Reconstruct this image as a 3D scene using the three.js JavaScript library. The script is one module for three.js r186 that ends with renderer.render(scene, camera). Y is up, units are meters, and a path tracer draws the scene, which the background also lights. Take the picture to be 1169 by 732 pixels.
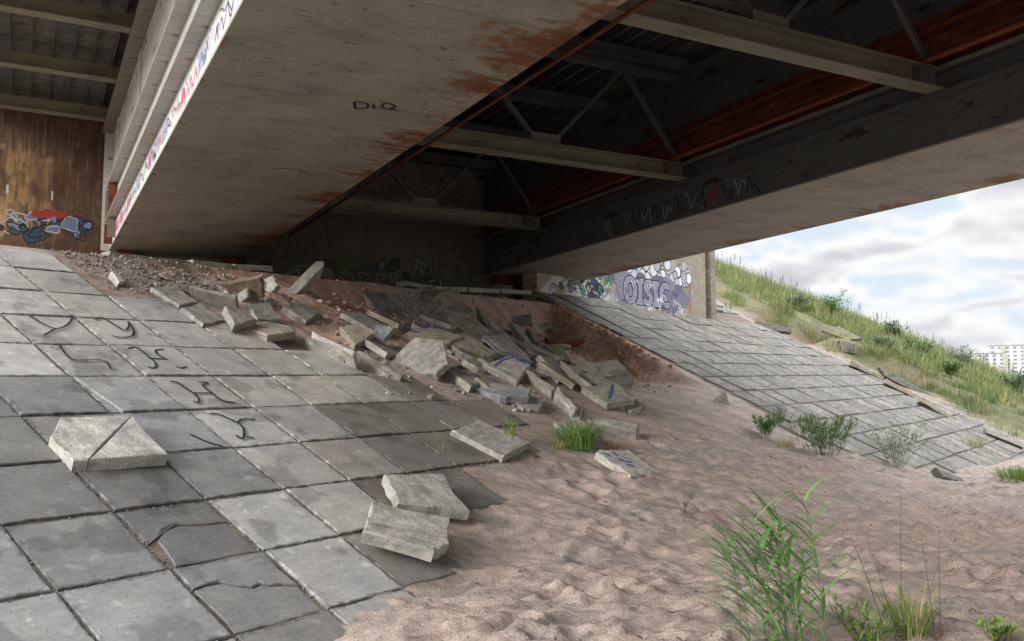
import * as THREE from 'three';
import { mergeGeometries } from 'three/addons/utils/BufferGeometryUtils.js';

// ---------------------------------------------------------------- camera, sky, sun, exposure
const EYE = 1.88;                                  // eye height above the sand
const scene = new THREE.Scene();
const camera = new THREE.PerspectiveCamera(38.43, 1024 / 641, 0.1, 4000);
camera.position.set(0, EYE, 0);
camera.rotation.set(THREE.MathUtils.degToRad(5.116), 0, 0);
const renderer = new THREE.WebGLRenderer({ antialias: true });
renderer.toneMapping = THREE.LinearToneMapping;
renderer.toneMappingExposure = 3.8;
renderer.shadowMap.enabled = true;

const sun = new THREE.DirectionalLight(new THREE.Color(1, 0.96, 0.9), 0.9);
sun.position.set(-56.3, 32.2, 42.4);
sun.target.position.set(0, 0, -20);
sun.castShadow = true; sun.shadow.radius = 38; sun.shadow.mapSize.set(2048, 2048);
Object.assign(sun.shadow.camera, { left: -90, right: 90, top: 90, bottom: -90, near: 1, far: 220 });
scene.add(sun, sun.target);

// ---------------------------------------------------------------- random and noise
function rngOf(seed) { let a = seed >>> 0; return () => { a = (a + 0x6D2B79F5) | 0; let q = Math.imul(a ^ (a >>> 15), 1 | a); q = (q + Math.imul(q ^ (q >>> 7), 61 | q)) ^ q; return ((q ^ (q >>> 14)) >>> 0) / 4294967296; }; }
const rnd = rngOf(7);
const PERM = new Uint8Array(512), GX = new Float32Array(256), GY = new Float32Array(256);
{ const r = rngOf(99), p = Array.from({ length: 256 }, (_, i) => i); for (let i = 255; i > 0; i--) { const j = Math.floor(r() * (i + 1)); [p[i], p[j]] = [p[j], p[i]]; }
  for (let i = 0; i < 512; i++) PERM[i] = p[i & 255];
  for (let i = 0; i < 256; i++) { const a = r() * Math.PI * 2; GX[i] = Math.cos(a); GY[i] = Math.sin(a); } }
function pn(x, y, per = 256) {                      // gradient noise, tiles after per cells, about -0.7..0.7
  const xi = Math.floor(x), yi = Math.floor(y), fx = x - xi, fy = y - yi;
  const x0 = ((xi % per) + per) % per, x1 = (x0 + 1) % per, y0 = ((yi % per) + per) % per, y1 = (y0 + 1) % per;
  const u = fx * fx * fx * (fx * (fx * 6 - 15) + 10), v = fy * fy * fy * (fy * (fy * 6 - 15) + 10);
  const a = PERM[PERM[x0 & 255] + (y0 & 255)], b = PERM[PERM[x1 & 255] + (y0 & 255)], c = PERM[PERM[x0 & 255] + (y1 & 255)], d = PERM[PERM[x1 & 255] + (y1 & 255)];
  const n00 = GX[a] * fx + GY[a] * fy, n10 = GX[b] * (fx - 1) + GY[b] * fy, n01 = GX[c] * fx + GY[c] * (fy - 1), n11 = GX[d] * (fx - 1) + GY[d] * (fy - 1);
  return n00 + u * (n10 - n00) + v * (n01 - n00 + u * (n00 - n10 - n01 + n11));
}
function fbm(x, y, oct, per = 256) { let s = 0, a = 1, n = 0; for (let i = 0; i < oct; i++) { s += a * pn(x, y, per); n += a; x *= 2; y *= 2; per = Math.min(256, per * 2); a *= 0.5; } return s / n * 1.6; }
const clamp = (x, a = 0, b = 1) => Math.min(b, Math.max(a, x));
const ss = (a, b, x) => { const k = clamp((x - a) / (b - a)); return k * k * (3 - 2 * k); };
const mix = (a, b, k) => a + (b - a) * k;

// the one sky: broken bright overcast with a few blue gaps
{
  const W = 2048, Hh = 1024, data = new Float32Array(W * Hh * 4);
  for (let j = 0; j < Hh; j++) {
    const el = ((j + 0.5) / Hh - 0.5) * Math.PI, sy = Math.sin(el), cy = Math.cos(el);
    for (let i = 0; i < W; i++) {
      const az = ((i + 0.5) / W - 0.5) * Math.PI * 2, dx = Math.cos(az) * cy, dz = Math.sin(az) * cy, o = (j * W + i) * 4;
      let r, g, b;
      if (sy < -0.02) { r = 0.2; g = 0.19; b = 0.17; } else {
        const X = az / (Math.PI * 2) + 0.5, F = 4.6 * Math.log(1 + 9 * Math.max(el, 0));              // cloud layers crowd towards the horizon
        const w1 = fbm(X * 40, F * 1.1 + 8.2, 3, 40), w2 = fbm(X * 40, F * 1.1 + 21.9, 3, 40);
        const d = fbm(X * 40 + 0.7 * w1, F * 1.15 + 0.6 * w2 + 3.4, 7, 40), e = fbm(X * 120, F * 3 + 50.2, 4, 120);
        const cover = ss(-0.30, -0.06, d), thick = ss(-0.05, 0.42, d + 0.16 * e);
        const blue = [0.30 + 0.13 * (1 - sy), 0.38 + 0.11 * (1 - sy), 0.48 + 0.06 * (1 - sy)];
        const cl = mix(0.56, 0.36, thick), cb = mix(0.56, 0.39, thick);
        r = mix(blue[0], cl, cover); g = mix(blue[1], cl * 1.005, cover); b = mix(blue[2], cb, cover);
        const hz = Math.exp(-Math.max(sy, 0) / 0.05) * 0.55; r = mix(r, 0.50, hz); g = mix(g, 0.51, hz); b = mix(b, 0.525, hz);
        const zen = 0.47 + 1.2 * ss(0.27, 0.60, sy); r *= zen; g *= zen; b *= zen;          // an overcast sky is about three times brighter overhead
      }
      data[o] = r; data[o + 1] = g; data[o + 2] = b; data[o + 3] = 1;
    }
  }
  const sky = new THREE.DataTexture(data, W, Hh, THREE.RGBAFormat, THREE.FloatType);
  sky.mapping = THREE.EquirectangularReflectionMapping; sky.magFilter = THREE.LinearFilter; sky.needsUpdate = true;
  scene.background = sky; scene.environment = sky;
  scene.backgroundIntensity = 1.0; scene.environmentIntensity = 1.0;
}

// ---------------------------------------------------------------- helpers
const taken = {};
function numbered(name) { const k = taken[name] = (taken[name] ?? -1) + 1; return k ? name + '_' + String(k).padStart(3, '0') : name; }
function setup(m) { m.castShadow = m.receiveShadow = true; return m; }
function mesh(name, geo, mat, parent) { const m = setup(new THREE.Mesh(geo, mat)); m.name = parent ? name : numbered(name); (parent ?? scene).add(m); return m; }
function tag(o, label, category, group) { o.userData.label = label; o.userData.category = category; if (group) o.userData.group = group; return o; }
function thing(name, label, category, group) { const g = new THREE.Group(); g.name = numbered(name); scene.add(g); return tag(g, label, category, group); }
function structure(o, label) { o.userData.kind = 'structure'; if (label) o.userData.label = label; return o; }
function stuff(o, label, category) { o.userData.kind = 'stuff'; if (label) o.userData.label = label; if (category) o.userData.category = category; return o; }
function geoOf(pos, nor, uv, col) { const g = new THREE.BufferGeometry(); g.setAttribute('position', new THREE.Float32BufferAttribute(pos, 3)); if (nor) g.setAttribute('normal', new THREE.Float32BufferAttribute(nor, 3)); if (uv) g.setAttribute('uv', new THREE.Float32BufferAttribute(uv, 2)); if (col) g.setAttribute('color', new THREE.Float32BufferAttribute(col, 3)); if (!nor) g.computeVertexNormals(); return g; }
function ubox(w, h, d, s = 1, ou = 0, ov = 0) {     // a box whose uv are metres / s
  const g = new THREE.BoxGeometry(w, h, d), uv = g.attributes.uv, D = [[d, h], [d, h], [w, d], [w, d], [w, h], [w, h]];
  for (let f = 0; f < 6; f++) for (let k = 0; k < 4; k++) { const i = f * 4 + k; uv.setXY(i, uv.getX(i) * D[f][0] / s + ou, uv.getY(i) * D[f][1] / s + ov); }
  return g;
}
const boxAt = (x0, x1, y0, y1, z0, z1, s = 1, ou = 0, ov = 0) => ubox(x1 - x0, y1 - y0, z1 - z0, s, ou, ov).translate((x0 + x1) / 2, (y0 + y1) / 2, (z0 + z1) / 2);
function barBetween(a, b, w, h, s = 1) {            // a bar of section w x h from a to b
  const A = new THREE.Vector3(...a), B = new THREE.Vector3(...b), L = A.distanceTo(B), g = ubox(w, h, L, s);
  const m = new THREE.Matrix4().lookAt(A, B, Math.abs(B.y - A.y) > 0.95 * L ? new THREE.Vector3(1, 0, 0) : new THREE.Vector3(0, 1, 0)); m.setPosition(A.add(B).multiplyScalar(0.5));
  return g.applyMatrix4(m);
}
function prism(poly, depth, { bevel = 0.012, seg = 3, jag = 0.008, r = rnd, s = 2, map = null } = {}) {   // a slab: polygon in xy, top face at z = 0, body below; worn, slightly uneven outline
  let area = 0; for (let i = 0; i < poly.length; i++) { const [a, b] = poly[i], [c, d] = poly[(i + 1) % poly.length]; area += a * d - b * c; }
  const P = area < 0 ? [...poly].reverse() : poly, out = [];
  for (let i = 0; i < P.length; i++) { const [ax, ay] = P[i], [bx, by] = P[(i + 1) % P.length], L = Math.hypot(bx - ax, by - ay) || 1, nx = (by - ay) / L, ny = -(bx - ax) / L, n = L > 0.25 ? seg : 1;
    for (let k = 0; k < n; k++) { const j = -Math.abs((r() + r() - 1)) * jag * (k ? 1.6 : 1), q = k / n; out.push([ax + (bx - ax) * q + nx * j, ay + (by - ay) * q + ny * j]); } }
  const n = out.length, cx = out.reduce((q, p) => q + p[0], 0) / n, cy = out.reduce((q, p) => q + p[1], 0) / n, ou = r() * 7, ov = r() * 7;
  const inset = out.map(([x, y]) => { const L = Math.hypot(x - cx, y - cy) || 1, b = bevel * (0.7 + r() * 0.9); return [x - (x - cx) / L * b, y - (y - cy) / L * b]; });
  const pos = [], uv = [];
  const tri = (a, b, c) => { for (const [x, y, z, u, v] of [a, b, c]) { pos.push(x, y, z); if (map) uv.push(...map(x, y)); else uv.push(u / s + ou, v / s + ov); } };
  let per = 0;
  for (let i = 0; i < n; i++) {
    const j = (i + 1) % n, [x0, y0] = out[i], [x1, y1] = out[j], [a0, b0] = inset[i], [a1, b1] = inset[j], L = Math.hypot(x1 - x0, y1 - y0);
    tri([cx, cy, 0, cx, cy], [a0, b0, 0, a0, b0], [a1, b1, 0, a1, b1]);
    tri([a0, b0, 0, a0, b0], [x0, y0, -bevel, x0, y0], [x1, y1, -bevel, x1, y1]); tri([a0, b0, 0, a0, b0], [x1, y1, -bevel, x1, y1], [a1, b1, 0, a1, b1]);
    tri([x0, y0, -bevel, per, 0], [x0, y0, -depth, per, -depth], [x1, y1, -depth, per + L, -depth]); tri([x0, y0, -bevel, per, 0], [x1, y1, -depth, per + L, -depth], [x1, y1, -bevel, per + L, 0]);
    tri([cx, cy, -depth, cx, cy], [x1, y1, -depth, x1, y1], [x0, y0, -depth, x0, y0]); per += L;
  }
  return geoOf(pos, null, uv);
}
function ribbon(pts, w, z = 0.003) {                // a painted stroke lying in the xy plane
  const c = new THREE.CatmullRomCurve3(pts.map(([x, y]) => new THREE.Vector3(x, y, z))), N = Math.max(4, pts.length * 4), pos = [];
  let pv = null;
  for (let i = 0; i <= N; i++) { const p = c.getPoint(i / N), t = c.getTangent(i / N), ww = w * (0.75 + 0.5 * Math.sin(i * 1.7) ** 2) / 2, a = [p.x - t.y * ww, p.y + t.x * ww, z], b = [p.x + t.y * ww, p.y - t.x * ww, z];
    if (pv) pos.push(...pv[0], ...pv[1], ...b, ...pv[0], ...b, ...a); pv = [a, b]; }
  return geoOf(pos);
}

// ---------------------------------------------------------------- textures and materials
function texture(W, Hh, f, srgb = true) {
  const d = new Uint8Array(W * Hh * 4);
  for (let j = 0; j < Hh; j++) for (let i = 0; i < W; i++) { const c = f(i / W, j / Hh), o = (j * W + i) * 4; for (let k = 0; k < 3; k++) d[o + k] = clamp(c[k]) * 255; d[o + 3] = 255; }
  const t = new THREE.DataTexture(d, W, Hh, THREE.RGBAFormat); t.wrapS = t.wrapT = THREE.RepeatWrapping; t.magFilter = THREE.LinearFilter; t.minFilter = THREE.LinearMipmapLinearFilter; t.generateMipmaps = true;
  if (srgb) t.colorSpace = THREE.SRGBColorSpace; t.needsUpdate = true; return t;
}
const concreteHeight = (u, v) => { const pit = fbm(u * 48, v * 48, 2, 48); return 0.5 + 0.25 * fbm(u * 8, v * 8, 4, 8) + 0.2 * fbm(u * 40, v * 40, 3, 40) - (pit > 0.42 ? (pit - 0.42) * 1.6 : 0); };
const concreteTex = texture(1024, 1024, (u, v) => {          // one repeat = 2 m
  const big = fbm(u * 3 + 0.3, v * 3, 5, 3), mid = fbm(u * 14, v * 14 + 5, 4, 14), fine = fbm(u * 90, v * 90, 2, 90), st = fbm(u * 5 + 9, v * 22, 4, 10), pit = fbm(u * 48, v * 48, 2, 48);
  let k = 0.81 + 0.20 * big + 0.15 * mid + 0.13 * fine + 0.10 * st; k -= 0.15 * ss(0.18, 0.5, fbm(u * 7 + 3, v * 7 + 1, 5, 7)); k += 0.08 * ss(0.3, 0.55, fbm(u * 11 + 8, v * 11 + 4, 4, 11)); if (pit > 0.45) k -= (pit - 0.45) * 0.9; if (mid > 0.38 && fine > 0.1) k += 0.1;
  const warm = clamp(0.5 + big * 0.6 + st * 0.3) * 0.045; return [k + warm * 0.6, k + warm * 0.1, k - warm];
});
const concreteBump = texture(1024, 1024, (u, v) => { const h = concreteHeight(u, v); return [h, h, h]; }, false);
const sandTex = texture(1024, 1024, (u, v) => {              // one repeat = 2.5 m
  const big = fbm(u * 4, v * 4, 4, 4), mid = fbm(u * 18, v * 18, 3, 18), g = fbm(u * 150, v * 150, 2, 150), sp = pn(u * 110 + 0.5, v * 110, 110), sp2 = pn(u * 60, v * 60 + 0.5, 60);
  let k = 0.80 + 0.15 * big + 0.14 * mid + 0.16 * g; const dark = ss(0.36, 0.5, sp) * 0.34 + ss(0.44, 0.56, sp2) * ss(-0.1, 0.4, big + mid * 0.5) * 0.38; k -= dark; if (sp < -0.5) k += 0.12;
  return [k + 0.012 - dark * 0.05, k, k - 0.008 + dark * 0.04];
});
const sandBump = texture(1024, 1024, (u, v) => { const h = 0.5 + 0.22 * fbm(u * 16, v * 16, 4, 16) + 0.2 * fbm(u * 70, v * 70, 3, 70) - 0.2 * ss(0.4, 0.55, pn(u * 60, v * 60 + 0.5, 60)); return [h, h, h]; }, false);
const M = {};
const std = (color, o = {}) => new THREE.MeshStandardMaterial({ color: new THREE.Color().setRGB(...color), roughness: 0.93, metalness: 0, ...o });
const concrete = (color, o = {}) => std(color, { map: concreteTex, bumpMap: concreteBump, bumpScale: 0.012, ...o });
const SHADE = {
  pale: concrete([0.50, 0.49, 0.47]), mid: concrete([0.42, 0.41, 0.395]), dark: concrete([0.28, 0.272, 0.26]), damp: concrete([0.215, 0.21, 0.215]), olive: concrete([0.24, 0.225, 0.19]),
  white: concrete([0.60, 0.59, 0.57]), tan: concrete([0.45, 0.40, 0.335]), brown: concrete([0.25, 0.18, 0.13]), green: concrete([0.42, 0.42, 0.375]), moss: concrete([0.22, 0.22, 0.14]), blue: concrete([0.36, 0.38, 0.415]),
  greyA: concrete([0.46, 0.44, 0.42]), greyB: concrete([0.435, 0.42, 0.41]), greyC: concrete([0.375, 0.36, 0.345]), greyD: concrete([0.49, 0.465, 0.44]),
  farA: concrete([0.325, 0.31, 0.288]), farB: concrete([0.29, 0.278, 0.26]), farC: concrete([0.36, 0.342, 0.315]), farD: concrete([0.265, 0.255, 0.24]),
};
M.sprayBlack = std([0.02, 0.02, 0.025], { side: THREE.DoubleSide }); M.sprayBlue = std([0.03, 0.08, 0.25], { side: THREE.DoubleSide });
M.sand = std([0.78, 0.68, 0.61], { map: sandTex, bumpMap: sandBump, bumpScale: 0.02, vertexColors: true, roughness: 0.97 });
const steelTex = texture(1024, 1024, (u, v) => {             // painted steel, one repeat = 4 m; v runs along the bridge
  const big = fbm(u * 3, v * 3, 4, 3), st = fbm(u * 4, v * 34, 4, 8), fine = fbm(u * 60, v * 60, 2, 60), ru = fbm(u * 5 + 3, v * 16 + 7, 5, 5);
  const k = 0.78 + 0.08 * big + 0.09 * st + 0.05 * fine, r = ss(0.30, 0.52, ru + 0.15 * fine);
  return [mix(k, 0.44, r), mix(k * 0.985, 0.27, r), mix(k * 0.95, 0.17, r)];
});
const flangeTex = texture(768, 2048, (u, v) => {             // underside of a box girder: u across it, v along (one repeat = 14 m)
  const big = fbm(u * 3, v * 9, 4, 3), st = fbm(u * 4 + 4, v * 60 + 0.8 * fbm(u * 3, v * 20, 2, 3), 4, 6), sp = fbm(u * 26, v * 110, 3, 26), fine = fbm(u * 120, v * 250, 2, 120), ru = fbm(u * 3 + 1, v * 24 + 3 + 0.9 * pn(u * 5, v * 60, 5), 5, 3), edge = ss(0.60, 1.0, u) * (0.58 + 0.6 * fbm(7.3, v * 7, 3, 7)) + ss(0.05, 0.0, u) * 0.3 + 0.34 * fbm(u * 2, v * 6 + 2, 3, 2) - 0.06;
  let k = 0.76 + 0.09 * big + 0.045 * st + 0.05 * fine; k -= ss(0.40, 0.62, st * 0.5 + sp * 0.7) * 0.24; k -= 0.22 * ss(0.42, 0.6, fbm(u * 9 + 5, v * 240, 3, 9));
  const seam = Math.abs(((v * 4) % 1) - 0.5) < 0.004 ? 0.12 : 0, r = ss(0.26, 0.84, ru + edge + 0.28 * sp + 0.12 * fine); k -= seam; k -= 0.06 * ss(0.0, 0.45, fbm(u * 4 + 2, v * 22 + 1, 5, 4)); k -= 0.22 * ss(0.48, 0.6, fbm(u * 14, v * 90, 3, 14));
  return [mix(k, 0.56 + 0.14 * sp, r), mix(k * 0.97, 0.33 + 0.1 * sp, r), mix(k * 0.915, 0.17 + 0.05 * sp, r)];
});
const rustTex = texture(512, 512, (u, v) => { const a = fbm(u * 6, v * 6, 5, 6), b = fbm(u * 30, v * 30, 3, 30); const k = 0.7 + 0.25 * a + 0.15 * b; return [k, k * (0.82 + 0.1 * a), k * (0.72 + 0.15 * b)]; });
const steel = (color, o = {}) => std(color, { map: steelTex, roughness: 0.6, ...o });
M.flange = M.flangeOuter = std([0.57, 0.55, 0.515], { map: flangeTex, roughness: 0.62 });
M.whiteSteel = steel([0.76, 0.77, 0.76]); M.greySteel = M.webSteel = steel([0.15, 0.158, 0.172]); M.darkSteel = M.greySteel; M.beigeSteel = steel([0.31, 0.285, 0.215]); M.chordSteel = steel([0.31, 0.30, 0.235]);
M.rust = M.rustDark = std([0.32, 0.12, 0.062], { map: rustTex, roughness: 0.9 });
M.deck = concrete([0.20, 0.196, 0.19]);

// ---------------------------------------------------------------- the slope frame: u along the paving rows, v down the slope
const R1 = new THREE.Vector3(0.5933, 0.0273, -0.8045), R2 = new THREE.Vector3(0.7324, -0.4329, 0.5255), NN = new THREE.Vector3(0.3339, 0.901, 0.2768), T0 = new THREE.Vector3(-8.247, 2.052 + EYE, -13.188);
const onPlane = (u, v, w = 0) => T0.clone().addScaledVector(R1, u).addScaledVector(R2, v).addScaledVector(NN, w);
const det = R1.x * R2.z - R2.x * R1.z;
const uvOf = (x, z) => { const a = x - T0.x, b = z - T0.z; return [(a * R2.z - b * R2.x) / det, (b * R1.x - a * R1.z) / det]; };
const yPlane = (u, v) => T0.y + R1.y * u + R2.y * v;
const slopeBasis = new THREE.Matrix4().makeBasis(R1, R2.clone().negate(), NN), slopeQuat = new THREE.Quaternion().setFromRotationMatrix(slopeBasis);
const uEdge = (v) => 17.9 - 0.13 * (v + 2.2) + 0.22 * pn(v * 0.9 + 4, 3.3);
const MAXI = { '-1': 2, 0: 2, 1: 3, 2: 4, 3: 5, 4: 6, 5: 7, 6: 6, 7: 4, 8: 2, 9: 1, 10: 0, 11: -1 };   // first missing slab of each row of the near paving
const uRight = (v) => 34.6 - 0.12 * Math.max(0, v);
const smax = (a, b, k) => { const h = Math.max(k - Math.abs(a - b), 0) / k; return Math.max(a, b) + h * h * k / 4; };
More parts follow.
